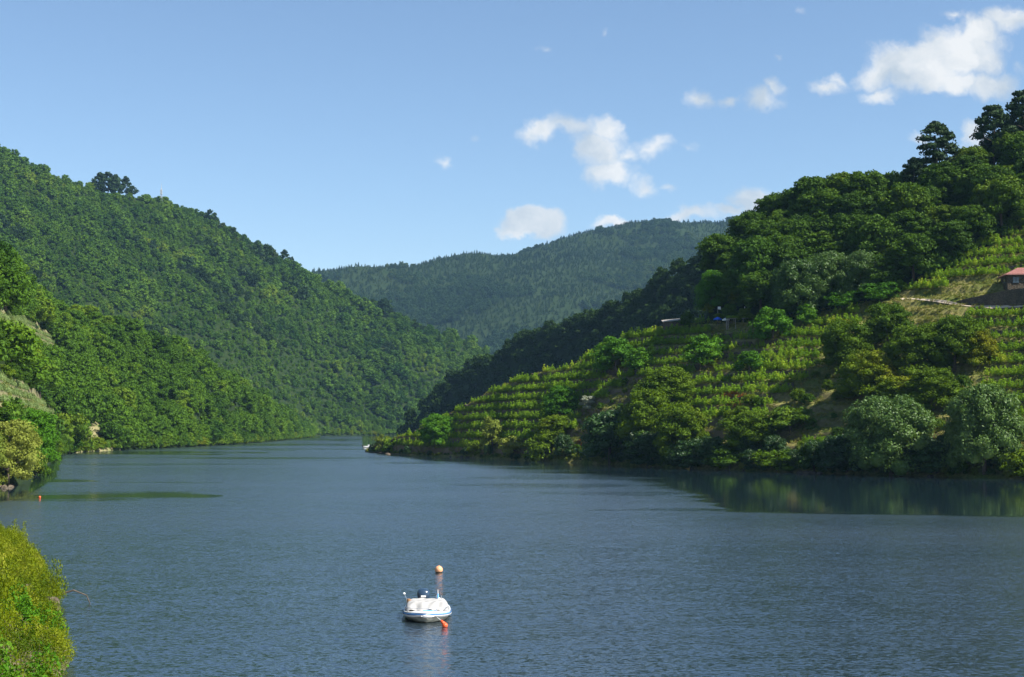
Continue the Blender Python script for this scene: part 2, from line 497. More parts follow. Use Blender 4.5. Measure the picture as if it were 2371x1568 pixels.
# ------------------------------------------------------------------ terrain
class Hill:
    """cols: list of polylines (same number of world points each), nseg rows per segment"""
    def __init__(s, name, cols, ncol, nrows, mat, noise=(0, 100), seed=0, terrace=None, tmask=None):
        C = np.array(cols, float)               # (K, M, 3)
        K = len(C)
        # arc positions of columns by shore point
        d = np.r_[0, np.cumsum(np.linalg.norm(np.diff(C[:, 1, :], axis=0), axis=1) + 1e-3)]
        S = np.linspace(0, d[-1], ncol)
        G0 = np.stack([np.stack([np.interp(S, d, C[:, j, k]) for k in range(3)], -1) for j in range(C.shape[1])], 1)
        rows = []
        T = []
        for j in range(C.shape[1]-1):
            n = nrows[j]
            for i in range(n):
                t = i/n
                rows.append(G0[:, j]*(1-t)+G0[:, j+1]*t); T.append(j+t)
        rows.append(G0[:, -1]); T.append(C.shape[1]-1)
        P = np.stack(rows, 1)                   # ncol, nr, 3
        s.T = np.array(T)
        fade = np.clip((s.T-1.0)/0.35, 0, 1)
        amp, sc = noise
        x, y = P[..., 0], P[..., 1]
        P[..., 2] += amp*fbm(x/sc, y/sc, 5, seed)*fade[None, :]
        s.base = P.copy()
        if terrace:
            step, soft = terrace
            w = np.clip((s.T-1.02)/.1, 0, 1)*np.clip((2.05-s.T)/.1, 0, 1)
            z = P[..., 2]+.5*fbm(x/25, y/25, 2, 5)
            q = z/step; fl = np.floor(q); fr = q-fl
            tz = (fl+np.where(fr < soft, fr/soft*.30, .30+(fr-soft)/(1-soft)*.70))*step
            wt_ = w[None, :]
            P[..., 2] = P[..., 2]*(1-wt_)+(tz-.5*fbm(x/25, y/25, 2, 5))*wt_
        s.P = P
        nc, nr = P.shape[:2]
        idx = np.arange(nc*nr).reshape(nc, nr)
        f = np.stack([idx[:-1, :-1], idx[1:, :-1], idx[1:, 1:], idx[:-1, 1:]], -1).reshape(-1, 4)
        me = mesh_np(name, P.reshape(-1, 3), f, mat, smooth=terrace is None)
        s.o = link(name, me)
        tag(s.o, kind='structure')
        s.bvh = BVHTree.FromPolygons([Vector(v) for v in P.reshape(-1, 3)], f.tolist())
        # horizontal cell areas for scattering
        a = P[1:, :-1]-P[:-1, :-1]; b = P[:-1, 1:]-P[:-1, :-1]
        s.area = np.linalg.norm(np.cross(a, b), axis=-1)
        s.nc, s.nr = nc, nr

    def hit(s, x, y):
        r = ray(x, y)
        h = s.bvh.ray_cast(Vector((0, 0, CAMH)), Vector(r).normalized(), 9000)
        return None if h[0] is None else np.array(h[0])

    def ground(s, x, y):
        h = s.bvh.ray_cast(Vector((x, y, 2000)), Vector((0, 0, -1)), 4000)
        return None if h[0] is None else h[0].z

    def scatter(s, n, t0, t1, rng, extra=None):
        """random points on the surface with T between t0 and t1"""
        Tm = (s.T[:-1]+s.T[1:])/2
        w = s.area*((Tm >= t0) & (Tm <= t1))[None, :]
        cw = np.cumsum(w.ravel()); cw /= cw[-1]
        k = np.searchsorted(cw, rng.random(n))
        i, j = np.unravel_index(k, w.shape)
        a, b = rng.random(n)[:, None], rng.random(n)[:, None]
        P = s.P
        return (P[i, j]*(1-a)*(1-b)+P[i+1, j]*a*(1-b)+P[i, j+1]*(1-a)*b+P[i+1, j+1]*a*b)


def climb(x, y, p0, slope):
    """point on the sight line (x,y) reached from p0 going up at the given slope"""
    r = ray(x, y)
    lo, hi = p0[1]*1.001, p0[1]*6+3000
    # z(Y)=CAMH+r2*Y ; want z-p0z = slope*(Y-p0Y)
    Y = (p0[2]-slope*p0[1]-CAMH)/(r[2]-slope)
    if not (lo < Y < hi): Y = lo if Y < lo else hi
    return at(x, y, Y)


def smooth_poisson(pts, r):
    """keeps points at least r apart (grid hash)"""
    cell = {}
    keep = []
    for i, p in enumerate(pts):
        k = (int(p[0]//r), int(p[1]//r))
        ok = True
        for a in (-1, 0, 1):
            for b in (-1, 0, 1):
                for q in cell.get((k[0]+a, k[1]+b), ()):
                    if (q[0]-p[0])**2+(q[1]-p[1])**2 < r*r: ok = False; break
                if not ok: break
            if not ok: break
        if ok:
            cell.setdefault(k, []).append(p); keep.append(i)
    return keep


def under(p, back=8, z=-4):
    q = p.copy(); q[1] -= back; q[2] = z; return q


# far ridge
cols = []
for x, y in [(-300, 760), (300, 720), (600, 670), (740, 636), (850, 624), (950, 611), (1100, 581), (1200, 572), (1300, 545), (1400, 530), (1500, 520), (1600, 510), (1700, 498), (1900, 478), (2200, 440), (2700, 400), (3300, 420)]:
    p1 = at(x, 985, 2300); p1[2] = 0
    p2 = climb(x, y, p1, .40)
    p15 = p1*.5+p2*.5; p15[2] += 15
    p3 = p2+np.array([0, 500, -60.]); p4 = p2+np.array([0, 1100, -420.]); p4[2] = -4
    cols.append([under(p1, 60), p1, p15, p2, p3, p4])
far_hill = Hill('far_hill', cols, 260, (2, 30, 40, 8, 6), G['forest_floor'], noise=(26, 260), seed=1)

# big left hill
cols = []
for x, y, Y in [(-900, 130, 800), (-400, 210, 880), (0, 342, 1000), (100, 392, 1040), (200, 428, 1080), (370, 472, 1160), (480, 512, 1220), (560, 560, 1270), (660, 612, 1330), (740, 648, 1380), (850, 702, 1425), (1000, 757, 1470), (1100, 798, 1510), (1145, 825, 1530), (1220, 885, 1560), (1320, 960, 1600)]:
    r = ray(x, 985+CAMH*F/Y)
    p1 = at(x, 985, Y); p1[2] = 0
    p2 = climb(x, y, p1, .58)
    p15 = p1*.5+p2*.5; p15[2] += 6
    p3 = p2+np.array([-60, 160, -40.]); p4 = p2+np.array([-150, 600, 0.]); p4[2] = -4
    cols.append([under(p1, 30), p1, p15, p2, p3, p4])
left_hill = Hill('left_hill', cols, 240, (2, 34, 40, 8, 6), G['forest_floor'], noise=(15, 130), seed=2)

# nearer left hillside
cols = []
for xs, ys, x, y, sl in [(-900, 1200, -1100, 400, .6), (-420, 1172, -500, 520, .6), (-100, 1136, -230, 600, .6), (40, 1124, -60, 640, .6), (95, 1090, 0, 662, .6), (128, 1056, 50, 690, .6), (190, 1046, 101, 715, .6), (300, 1041, 243, 770, .6), (420, 1036, 406, 818, .62), (540, 1029, 528, 898, .6), (640, 1021, 640, 960, .6), (706, 1013.5, 700, 1000, .5), (725, 1011.5, 725, 1008, .3)]:
    p1 = on_water(xs, ys)
    p2 = climb(x, y, p1, sl)
    p15 = p1*.5+p2*.5
    p3 = p2+np.array([-30, 40, -8.]); p4 = p2+np.array([-140, 120, 0.]); p4[2] = -4
    q = under(p1, 4); q[0] += 8
    cols.append([q, p1, p15, p2, p3, p4])
near_left = Hill('left_hillside', cols, 260, (2, 44, 44, 8, 6), G['forest_floor'], noise=(4, 45), seed=3)

# shaded spur on the right bank
cols = []
for x, y, Y, sl in [(925, 1012, 985, .3), (945, 990, 975, .8), (1000, 922, 950, .85), (1040, 885, 930, .85), (1100, 858, 900, .85), (1160, 835, 860, .85), (1200, 806, 830, .85), (1260, 788, 800, .85), (1330, 760, 760, .85), (1390, 748, 730, .85), (1430, 722, 710, .85), (1500, 682, 680, .85), (1560, 652, 660, .85), (1640, 612, 630, .85), (1750, 560, 600, .85), (1900, 505, 580, .85), (2100, 440, 560, .85)]:
    p1 = at(x, 985, Y); p1[2] = 0
    p2 = climb(x, y, p1, sl)
    p15 = p1*.5+p2*.5; p15[2] -= 1
    p3 = p2+np.array([60, 40, -2.]); p4 = p2+np.array([200, 60, 20.])
    q = under(p1, 4); q[0] -= 12
    cols.append([q, p1, p15, p2, p3, p4])
spur = Hill('shaded_spur', cols, 160, (2, 24, 26, 8, 6), G['forest_floor'], noise=(3, 40), seed=4)

# right bank: vineyard slope, wood above
GX = [(845, 1047, 1043, 0), (870, 1049, 1032, 0), (900, 1051, 1020, 0), (950, 1054, 1004, 0), (1000, 1056, 980, 0), (1050, 1058, 954, 0), (1100, 1061, 930, 0), (1150, 1063, 903, 0), (1200, 1066, 884, 0), (1250, 1068, 869, 0), (1300, 1071, 857, 0), (1350, 1073, 830, 0), (1400, 1076, 804, 0), (1450, 1078, 780, 0), (1500, 1081, 762, 0), (1560, 1084, 754, 0), (1640, 1087, 752, 690),
      (1690, 1089, 752, 572), (1800, 1093, 755, 520), (1900, 1096, 722, 496), (2000, 1099, 698, 492), (2100, 1102, 668, 468), (2200, 1105, 626, 412), (2300, 1108, 570, 382), (2371, 1110, 530, 348), (2500, 1116, 460, 250), (2900, 1135, 300, 60)]
cols = []
for x, ys, ym, yt in GX:
    p1 = on_water(x, ys)
    p2 = climb(x, ym, p1, .62)
    if yt == 0:
        p3 = p2+np.array([18, 26, -4.]); p4 = p2+np.array([40, 70, -14.]); p5 = p2+np.array([90, 130, 0.]); p5[2] = -4
    else:
        p3 = climb(x, yt, p2, .66)
        p4 = p3+np.array([20, 40, -6.]); p5 = p3+np.array([60, 130, -60.])
    q = under(p1, 5, -3); q[0] -= 3
    cols.append([q, p1, p2, p3, p4, p5])
right_bank = Hill('right_hillside', cols, 330, (2, 170, 50, 8, 6), G['terrace_ground'], noise=(1.6, 30), seed=6, terrace=(2.9, .72))
# wood part of the right hill gets the forest floor
me = right_bank.o.data
me.materials.append(G['forest_floor'])
ti = np.array([(t0+t1)/2 for t0, t1 in zip(right_bank.T[:-1], right_bank.T[1:])])
cols_px = np.array([project(right_bank.P[i, 2])[0][0] for i in range(right_bank.nc-1)])
mi = ((ti[None, :] > 2.02) & (cols_px[:, None] > 1600)).astype(np.int32)
me.polygons.foreach_set('material_index', mi.ravel())

# near bank, bottom left, rising to where the camera stands
EDGE = [(-260, 1120), (-120, 1165), (0, 1236), (30, 1262), (80, 1296), (100, 1330), (120, 1368), (140, 1400), (140, 1440), (150, 1480), (165, 1530), (120, 1600), (60, 1750), (-50, 2100), (-250, 2900)]
cols = []
for x, y in EDGE:
    p1 = on_water(x, y)
    q = p1+np.array([4, 0, -3.])
    p2 = p1+np.array([-5, -.5, 2.6]); p3 = p1+np.array([-20, -3, 8.5]); p4 = p1+np.array([-40, -5, 10.5]); p5 = p1+np.array([-140, -5, 60.])
    cols.append([q, p1, p2, p3, p4, p5])
near_bank = Hill('near_bank', cols, 200, (3, 20, 24, 8, 8), G['bank_ground'], noise=(.5, 5), seed=8)

def second_mat(hill, mat, polys, strict=False):
    hill.o.data.materials.append(mat)
    P = hill.P
    c = (P[:-1, :-1]+P[1:, 1:])/2
    x, y = project(c.reshape(-1, 3))
    m = np.zeros(len(x), bool)
    for pl in polys: m |= in_poly(x, y, pl)
    hill.o.data.polygons.foreach_set('material_index', m.astype(np.int32))
PLOTC = [[(-60, 735), (0, 727), (60, 742), (140, 797), (128, 818), (60, 800), (-60, 775)],
         [(-60, 868), (0, 873), (60, 903), (140, 968), (118, 990), (70, 975), (0, 935), (-60, 930)]]
HOLE = [[(180, 985), (245, 985), (250, 1030), (175, 1035)]]
grow = lambda pl, e: [(x+(e if x > np.mean([q[0] for q in pl]) else -e), y+(e if y > np.mean([q[1] for q in pl]) else -e)) for x, y in pl]
second_mat(near_left, G['pale_plot'], [grow(p_, 12) for p_ in PLOTC+HOLE])

# river bed and land sheet below everything, out to the horizon
me = mesh_np('river_bed', [(-4500, -400, -5), (4500, -400, -5), (4500, 6500, -5), (-4500, 6500, -5)], np.array([[0, 1, 2, 3]]), G['bank_ground'])
tag(link('river_bed', me), kind='structure')


# ------------------------------------------------------------------ water
def water():
    ys = np.r_[np.arange(986.5, 1000, 1.5), np.arange(1000, 1260, 1.4), np.arange(1260, 1700, 6), np.arange(1700, 4000, 90), 6000, 12000]
    xs = np.r_[np.linspace(-3200, -60, 40), np.linspace(-50, 2420, 430), np.linspace(2440, 5600, 40)]
    c, s_ = math.cos(PITCH), math.sin(PITCH)
    X, Y = np.meshgrid(xs, ys, indexing='ij')
    a = (X-CX)/F; b = (CY-Y)/F
    dy = c-b*s_; dz = s_+b*c
    dy = np.maximum(dy, .02)
    t = -CAMH/dz
    V = np.stack([a*t, dy*t, np.zeros_like(t)], -1)
    # wind ripples: 1 = rippled, 0 = calm lee water, judged on places on the river
    w = fbm(V[..., 0]/30, V[..., 1]/9, 4, 2)*7
    Yw = Y+w*.45
    rip = np.ones_like(X)
    lower = np.interp(X+w*3, [840, 900, 1100, 1300, 1450, 1550, 1620, 1690, 2371, 3000], [1040, 1056, 1074, 1090, 1103, 1122, 1152, 1187, 1197, 1205])
    sm = lambda v, e0, e1: np.clip((v-e0)/(e1-e0), 0, 1)**2*(3-2*np.clip((v-e0)/(e1-e0), 0, 1))
    soft = np.interp(X, [840, 1000, 1250, 1600, 1680, 1720], [2, 6, 14, 16, 3, 2])
    lane = fbm(V[..., 0]/26, V[..., 1]/5.5, 4, 23)
    edge_w = np.interp(X, [840, 1000, 1200, 1640, 1720, 2600], [1, 8, 20, 26, 3, 3])
    r = sm((Yw-lower+edge_w*lane)/soft, -1.0, 1.0)
    rip = np.minimum(rip, np.where(X > 840, r, 1))
    # thin calm tongues
    def tongue(x0, x1, yc, hw, depth):
        f = np.clip((X-x0)/(x1-x0), 0, 1); inside = (X > x0) & (X < x1)
        prof = np.sin(np.pi*np.clip(f, 0, 1))**.5
        d = np.abs(Yw-yc)/(hw*prof+1e-3)
        return np.where(inside, 1-depth*(1-sm(d+.25*w, .25, 1.3)), 1)
    for a_ in [(1340, 1760, 1182, 6, .75), (1010, 1480, 1122, 7, .5), (1080, 1560, 1104, 5, .35), (1150, 1650, 1140, 4, .35), (-600, 520, 1148, 12, .8), (-600, 230, 1114, 8, .7), (250, 520, 1118, 3, .5), (860, 1200, 1072, 3, .4),
               (140, 620, 1048, 3.5, .8), (300, 900, 1041, 2.5, .6), (420, 950, 1061, 2.5, .55), (150, 700, 1075, 2.2, .4), (400, 1000, 1030, 2.5, .6), (560, 940, 1018, 2.5, .5)]:
        rip = np.minimum(rip, tongue(*a_))
    lowl = np.interp(X, [-400, 0, 60, 130, 145, 700, 750], [1175, 1163, 1150, 1105, 1052, 1016, 1012])
    rip = np.minimum(rip, np.where(X < 740, sm(Yw-lowl, -1.5, 2), 1))
    # gusts on the open water
    gust = fbm(V[..., 0]/55, V[..., 1]/30, 3, 9)
    rip = rip*(0.92+.30*gust+.12*fbm(V[..., 0]/160, V[..., 1]/14, 3, 19))
    nc, nr = X.shape
    idx = np.arange(nc*nr).reshape(nc, nr)
    f = np.stack([idx[:-1, :-1], idx[:-1, 1:], idx[1:, 1:], idx[1:, :-1]], -1).reshape(-1, 4)
    m, nt, out = new_mat('river_water')
    at_ = N(nt, 'ShaderNodeAttribute', attribute_name='ripple')
    geo = N(nt, 'ShaderNodeNewGeometry')
    mp = N(nt, 'ShaderNodeMapping'); mp.inputs['Scale'].default_value = (.75, 1.7, 1); mp.inputs['Rotation'].default_value = (0, 0, math.radians(12))
    L(nt, geo.outputs['Position'], mp.inputs[0])
    # facet slopes of the wind waves, at three wavelengths
    acc_ = None
    for sc_, det, a_ in ((5.5, 2.0, .95), (1.7, 2.0, .30), (.35, 2.0, .14)):
        n_ = N(nt, 'ShaderNodeTexNoise', i_Scale=sc_, i_Detail=det, i_Roughness=.5, i_Distortion=.3)
        L(nt, mp.outputs[0], n_.inputs['Vector'])
        sb = N(nt, 'ShaderNodeVectorMath', operation='SUBTRACT'); L(nt, n_.outputs['Color'], sb.inputs[0]); sb.inputs[1].default_value = (.5, .5, .5)
        sl_ = N(nt, 'ShaderNodeVectorMath', operation='SCALE'); L(nt, sb.outputs[0], sl_.inputs[0]); sl_.inputs['Scale'].default_value = a_
        if acc_ is None: acc_ = sl_.outputs[0]
        else:
            ad = N(nt, 'ShaderNodeVectorMath', operation='ADD'); L(nt, acc_, ad.inputs[0]); L(nt, sl_.outputs[0], ad.inputs[1]); acc_ = ad.outputs[0]
    amp = math_n(nt, 'MULTIPLY', math_n(nt, 'ADD', math_n(nt, 'MULTIPLY', at_.outputs['Fac'], .965), .035), WAVE)
    sc2 = N(nt, 'ShaderNodeVectorMath', operation='SCALE'); L(nt, acc_, sc2.inputs[0]); L(nt, amp, sc2.inputs['Scale'])
    fl = N(nt, 'ShaderNodeVectorMath', operation='MULTIPLY'); L(nt, sc2.outputs[0], fl.inputs[0]); fl.inputs[1].default_value = (1.0, 1.15, 0)
    up = N(nt, 'ShaderNodeVectorMath', operation='ADD'); L(nt, fl.outputs[0], up.inputs[0]); up.inputs[1].default_value = (0, 0, 1)
    bp = N(nt, 'ShaderNodeVectorMath', operation='NORMALIZE'); L(nt, up.outputs[0], bp.inputs[0])
    p = N(nt, 'ShaderNodeBsdfPrincipled', i_Roughness=.03, i_IOR=3.0)
    p.inputs['Base Color'].default_value = (.009, .019, .026, 1)
    L(nt, math_n(nt, 'ADD', math_n(nt, 'MULTIPLY', at_.outputs['Fac'], .18), .03), p.inputs['Roughness'])
    L(nt, bp.outputs[0], p.inputs['Normal'])
    L(nt, p.outputs[0], out.inputs[0])
    me = mesh_np('river_water', V.reshape(-1, 3), f, m, smooth=True)
    at2 = me.attributes.new('ripple', 'FLOAT', 'POINT')
    at2.data.foreach_set('value', rip.ravel().astype(np.float32))
    tag(link('water', me), kind='structure')
water()


# ------------------------------------------------------------------ foliage prototypes
def cards(pts, nrm, size, rng, jitter=.6, aspect=1.5):
    """one small leaf-spray face per point"""
    n = len(pts)
    d = nrm+rng.normal(0, jitter, (n, 3))
    d /= np.linalg.norm(d, axis=1)[:, None]+1e-9
    a = np.cross(d, rng.normal(0, 1, (n, 3))); a /= np.linalg.norm(a, axis=1)[:, None]+1e-9
    b = np.cross(d, a)
    s = size*rng.uniform(.6, 1.3, n)[:, None]
    a = a*s*.5*aspect; b = b*s*.5
    V = np.stack([pts-a, pts-b*.9+a*.15, pts+a, pts+b*.9+a*.1], 1).reshape(-1, 3)
    Fc = np.arange(4*n).reshape(n, 4)
    return V, Fc


def crown(name, mat, seed, centers, radii, leaf, per, core=.55, jitter=.7, aspect=1.5, low=.15, sizes=None):
    rng = np.random.default_rng(seed)
    Vs, Fs, off = [], [], 0
    for c, r in zip(centers, radii):
        r = np.broadcast_to(np.asarray(r, float), (3,))
        n = per
        d = rng.normal(0, 1, (n, 3)); d[:, 2] = np.where(d[:, 2] < -low*3, -d[:, 2]*rng.random(n), d[:, 2])
        d /= np.linalg.norm(d, axis=1)[:, None]
        lump = 1+.18*np.sin(d[:, 0]*5+seed)*np.cos(d[:, 1]*6+seed*2)
        p = np.asarray(c)+d*r*lump[:, None]*(1.12-.5*rng.random(n)**1.7)[:, None]
        nn = d/r; nn /= np.linalg.norm(nn, axis=1)[:, None]
        V, Fc = cards(p, nn, leaf, rng, jitter, aspect)
        Vs.append(V); Fs.append(Fc+off); off += len(V)
        if core:
            mb = MB(); mb.ball((0, 0, 0), 1.0, 8, 6)
            cv = np.array(mb.v)*r*core*(1+rng.uniform(-.12, .12, (len(mb.v), 1)))+np.asarray(c)
            q = np.array([list(f)+[f[-1]] if len(f) == 3 else list(f) for f in mb.f])
            tri = np.array([f for f in mb.f if len(f) == 3]); quad = np.array([f for f in mb.f if len(f) == 4])
            Vs.append(cv)
            # split triangles into degenerate-free quads by adding their midpoint edge vertex
            mids = (cv[tri[:, 1]]+cv[tri[:, 2]])/2
            Vs.append(mids)
            tq = np.stack([tri[:, 0], tri[:, 1], len(cv)+np.arange(len(tri)), tri[:, 2]], 1)
            Fs.append(quad+off); Fs.append(tq+off); off += len(cv)+len(mids)
    return mesh_np(name, np.concatenate(Vs), np.concatenate(Fs), mat)


def broad_layout(seed, W=10, H=11, n=16, base=.22, squat=.8):
    """clump layout of a rounded crown, W wide, H tall, standing on z = 0"""
    rng = np.random.default_rng(seed)
    cs, rs = [], []
    R = W/2
    for i in range(n):
        a = i*2.4+rng.uniform(-.4, .4)
        t = (i+.5)/n
        z = base*H+(H*(1-base))*(t**.8)*.86
        rad = R*.66*math.sqrt(max(.02, 1-(max(0, (t-.35))/.68)**2))*rng.uniform(.75, 1.15)
        r = R*rng.uniform(.26, .50)*(1-.25*t)*(18/max(n, 18))**.33
        cs.append((rad*math.cos(a), rad*math.sin(a), z)); rs.append((r, r, r*squat))
    cs.append((0, 0, H*.5)); rs.append((R*.6, R*.6, H*.28))
    return cs, rs


def trunk_mesh(name, H, r, seed, limbs=4, lean=.04):
    rng = random.Random(seed)
    mb = MB()
    top = (rng.uniform(-1, 1)*lean*H, rng.uniform(-1, 1)*lean*H, H)
    mb.tube([(0, 0, -1.2), (0, 0, .3), (top[0]*.4, top[1]*.4, H*.5), top], [r*1.5, r, r*.7, r*.25], 7)
    for i in range(limbs):
        a = i*2.4+rng.random(); h = H*rng.uniform(.3, .7)
        l = H*rng.uniform(.25, .4)
        b = (top[0]*h/H, top[1]*h/H, h)
        e = (b[0]+math.cos(a)*l, b[1]+math.sin(a)*l, h+l*rng.uniform(.5, .9))
        mb.tube([b, ((b[0]+e[0])/2, (b[1]+e[1])/2, (b[2]+e[2])/2-.05*l), e], [r*.45, r*.3, r*.1], 5)
    return mb.mesh(name, G['bark'], True)


def pine_layout(seed, W, H, n, flat=.35, start=.35, shape='round'):
    rng = np.random.default_rng(seed)
    cs, rs = [], []
    for i in range(n):
        t = (i+.5)/n
        a = i*2.4+rng.uniform(-.5, .5)
        z = H*(start+(1-start)*t*.95)
        if shape == 'round': env = math.sin(math.pi*min(1, .22+t*.74))
        else: env = 1.02-t
        rad = W/2*env*rng.uniform(.45, .85)
        r = W/2*rng.uniform(.22, .36)*(.6+.4*env)
        cs.append((rad*math.cos(a), rad*math.sin(a), z)); rs.append((r, r, r*flat*1.5))
    return cs, rs


PR = {}      # proto name -> (crown mesh, trunk mesh, W, H)
def proto(name, matkey, W, H, n, leaf, per, seed, **kw):
    lay = kw.pop('layout', None)
    cs, rs = lay if lay else broad_layout(seed, W, H, n, kw.pop('base', .22), kw.pop('squat', .8))
    me = crown(name+'_crown', G[matkey], seed, cs, rs, leaf, per, **kw)
    co = np.empty(len(me.vertices)*3, np.float32); me.vertices.foreach_get('co', co); co = co.reshape(-1, 3)
    w = (np.percentile(co[:, 0], 98)-np.percentile(co[:, 0], 2)+np.percentile(co[:, 1], 98)-np.percentile(co[:, 1], 2))/2
    h = np.percentile(co[:, 2], 99.5)
    PR[name] = (me, trunk_mesh(name+'_trunk', H*.72, W*.028, seed), w, h)


for k in range(5):
    proto(f'wood{k}', 'broad', 11, 12, 30, .40, 270, 11+k)
for k in range(3):
    proto(f'hill{k}', 'hill', 10, 11, 14, .85, 60, 31+k)
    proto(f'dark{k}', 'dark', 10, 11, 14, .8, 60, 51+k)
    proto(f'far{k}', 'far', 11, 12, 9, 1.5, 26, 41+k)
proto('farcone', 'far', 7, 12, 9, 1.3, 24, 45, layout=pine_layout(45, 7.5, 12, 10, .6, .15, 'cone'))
proto('hillbush', 'hill', 6, 4.5, 7, .7, 45, 48, base=.12)
for k in range(3):
    proto(f'nearl{k}', 'leftbank', 10, 11, 18, .62, 130, 61+k)
proto('woodfront', 'front', 11, 12, 34, .38, 290, 19)
proto('willow_a', 'willow', 20, 17, 60, .34, 420, 71, base=.08, squat=1.0, jitter=.8)
proto('willow_b', 'willow', 17, 18, 56, .34, 420, 72, base=.08, squat=1.0, jitter=.8)
proto('palewillow_a', 'palewillow', 12, 12, 36, .28, 330, 73, base=.06, jitter=.8)
proto('bright_a', 'bright', 12, 13, 32, .34, 300, 74, base=.12)
proto('bright_b', 'bright', 7, 7, 14, .30, 180, 75, base=.1)
for k in range(3):
    proto(f'ash{k}', 'ash', 11, 11, 34, .28, 270, 76+k, base=.1, jitter=.9, core=.6)
proto('glossy_a', 'glossy', 11, 11, 20, .38, 240, 80, base=.06)
proto('bush_a', 'ash', 6, 4.2, 10, .28, 170, 81, base=.08)
proto('bush_b', 'broad', 6, 4.2, 10, .28, 170, 82, base=.08)
proto('bush_c', 'palewillow', 5, 4.4, 9, .26, 160, 83, base=.08)
proto('greybush', 'greyherb', 4, 4, 8, .25, 150, 84, base=.08)
proto('pine_a', 'pine', 10, 15, 26, .42, 170, 85, layout=pine_layout(85, 10, 15, 28, .38, .25, 'round'), core=.6)
proto('pine_b', 'pine', 9, 14, 22, .42, 170, 86, layout=pine_layout(86, 9, 14, 22, .5, .4, 'round'), core=.6)
proto('umbrella_pine', 'pine', 9, 14, 12, .7, 60, 87, layout=pine_layout(87, 10, 14, 22, .6, .22, 'round'), core=.8)

# small plants
def vine_mesh(seed, mat, W=1.15, H=1.35, leaf=.20, n=110):
    rng = np.random.default_rng(seed)
    c = rng.normal(0, 1, (n, 3)); c /= np.linalg.norm(c, axis=1)[:, None]
    p = c*np.array([W/2, W*.38, H*.38])*rng.uniform(.55, 1.1, n)[:, None]+np.array([0, 0, H*.6])
    m = n//6
    p[:m, 2] = H*rng.uniform(.9, 1.3, m); p[:m, :2] *= .4
    V, Fc = cards(p, c, leaf, rng, .7, 1.2)
    return mesh_np('vine_leaves', V, Fc, mat)
VINES = [vine_mesh(90+k, G['vine']) for k in range(4)]
for me in VINES: pass
vine_trunk = MB().tube([(0, 0, -.3), (.05, 0, .4), (-.04, .03, .9)], [.06, .05, .03], 5).mesh('vine_stem', G['bark'])
PLOTVINE = vine_mesh(98, G['palevine'])
HERBS = [vine_mesh(100+k, G['herb'], W=.9, H=.75, leaf=.06, n=260) for k in range(4)]
HERBS2 = [vine_mesh(106+k, G['bright'], W=.9, H=.8, leaf=.085, n=190) for k in range(2)]
TUFTS = [vine_mesh(110+k, G['dry'], W=1.2, H=.6, leaf=.22, n=40) for k in range(3)]
RUST = [vine_mesh(114, G['rust'], W=1.3, H=.7, leaf=.25, n=45)]


# ------------------------------------------------------------------ stuff scatter (geometry nodes)
def scatter_stuff(name, pts, meshes, scale, rng, label, cat, sz=None):
    n = len(pts)
    me = bpy.data.meshes.new(name)
    me.vertices.add(n)
    me.vertices.foreach_set('co', np.asarray(pts, np.float32).ravel())
    for an, ty, arr in (('irot', 'FLOAT_VECTOR', np.stack([rng.normal(0, .06, n), rng.normal(0, .06, n), rng.uniform(0, 6.28, n)], 1)),
                        ('iscl', 'FLOAT_VECTOR', np.stack([scale, scale, scale*(sz if sz is not None else rng.uniform(.85, 1.2, n))], 1))):
        a = me.attributes.new(an, ty, 'POINT')
        a.data.foreach_set('vector', arr.astype(np.float32).ravel())
    a = me.attributes.new('iidx', 'INT', 'POINT')
    a.data.foreach_set('value', rng.integers(0, len(meshes), n).astype(np.int32))
    o = link(name, me)
    tag(o, label, cat, kind='stuff')
    ng = bpy.data.node_groups.new(name, 'GeometryNodeTree')
    ng.interface.new_socket('Geometry', in_out='INPUT', socket_type='NodeSocketGeometry')
    ng.interface.new_socket('Geometry', in_out='OUTPUT', socket_type='NodeSocketGeometry')
    gi = ng.nodes.new('NodeGroupInput'); go = ng.nodes.new('NodeGroupOutput')
    iop = ng.nodes.new('GeometryNodeInstanceOnPoints')
    jn = ng.nodes.new('GeometryNodeJoinGeometry')
    for m in meshes:
        po = bpy.data.objects.new(name+'_plant', m)
        oi = ng.nodes.new('GeometryNodeObjectInfo')
        oi.inputs['Object'].default_value = po
        oi.inputs['As Instance'].default_value = True
        ng.links.new(oi.outputs['Geometry'], jn.inputs[0])
    def attr(nm, ty):
        q = ng.nodes.new('GeometryNodeInputNamedAttribute'); q.data_type = ty; q.inputs[0].default_value = nm
        return q.outputs['Attribute']
    ng.links.new(gi.outputs[0], iop.inputs['Points'])
    ng.links.new(jn.outputs[0], iop.inputs['Instance'])
    iop.inputs['Pick Instance'].default_value = True
    ng.links.new(attr('iidx', 'INT'), iop.inputs['Instance Index'])
    ng.links.new(attr('irot', 'FLOAT_VECTOR'), iop.inputs['Rotation'])
    ng.links.new(attr('iscl', 'FLOAT_VECTOR'), iop.inputs['Scale'])
    ng.links.new(iop.outputs[0], go.inputs[0])
    md = o.modifiers.new('scatter', 'NODES'); md.node_group = ng
    return o


def tree(p, pr, w, h, label, cat='tree', group=None, name='broadleaf_tree', rz=None, sink=0.0):
    me, tm, W0, H0 = PR[pr]
    t = thing(name, (p[0], p[1], p[2]-sink), label, cat, group, random.uniform(0, 6.28) if rz is None else rz)
    sc = (w/W0, w/W0, h/H0)
    link('crown' if cat == 'tree' else 'foliage', me, t, scale=sc)
    link('trunk' if cat == 'tree' else 'stem', tm, t, scale=sc)
    return t


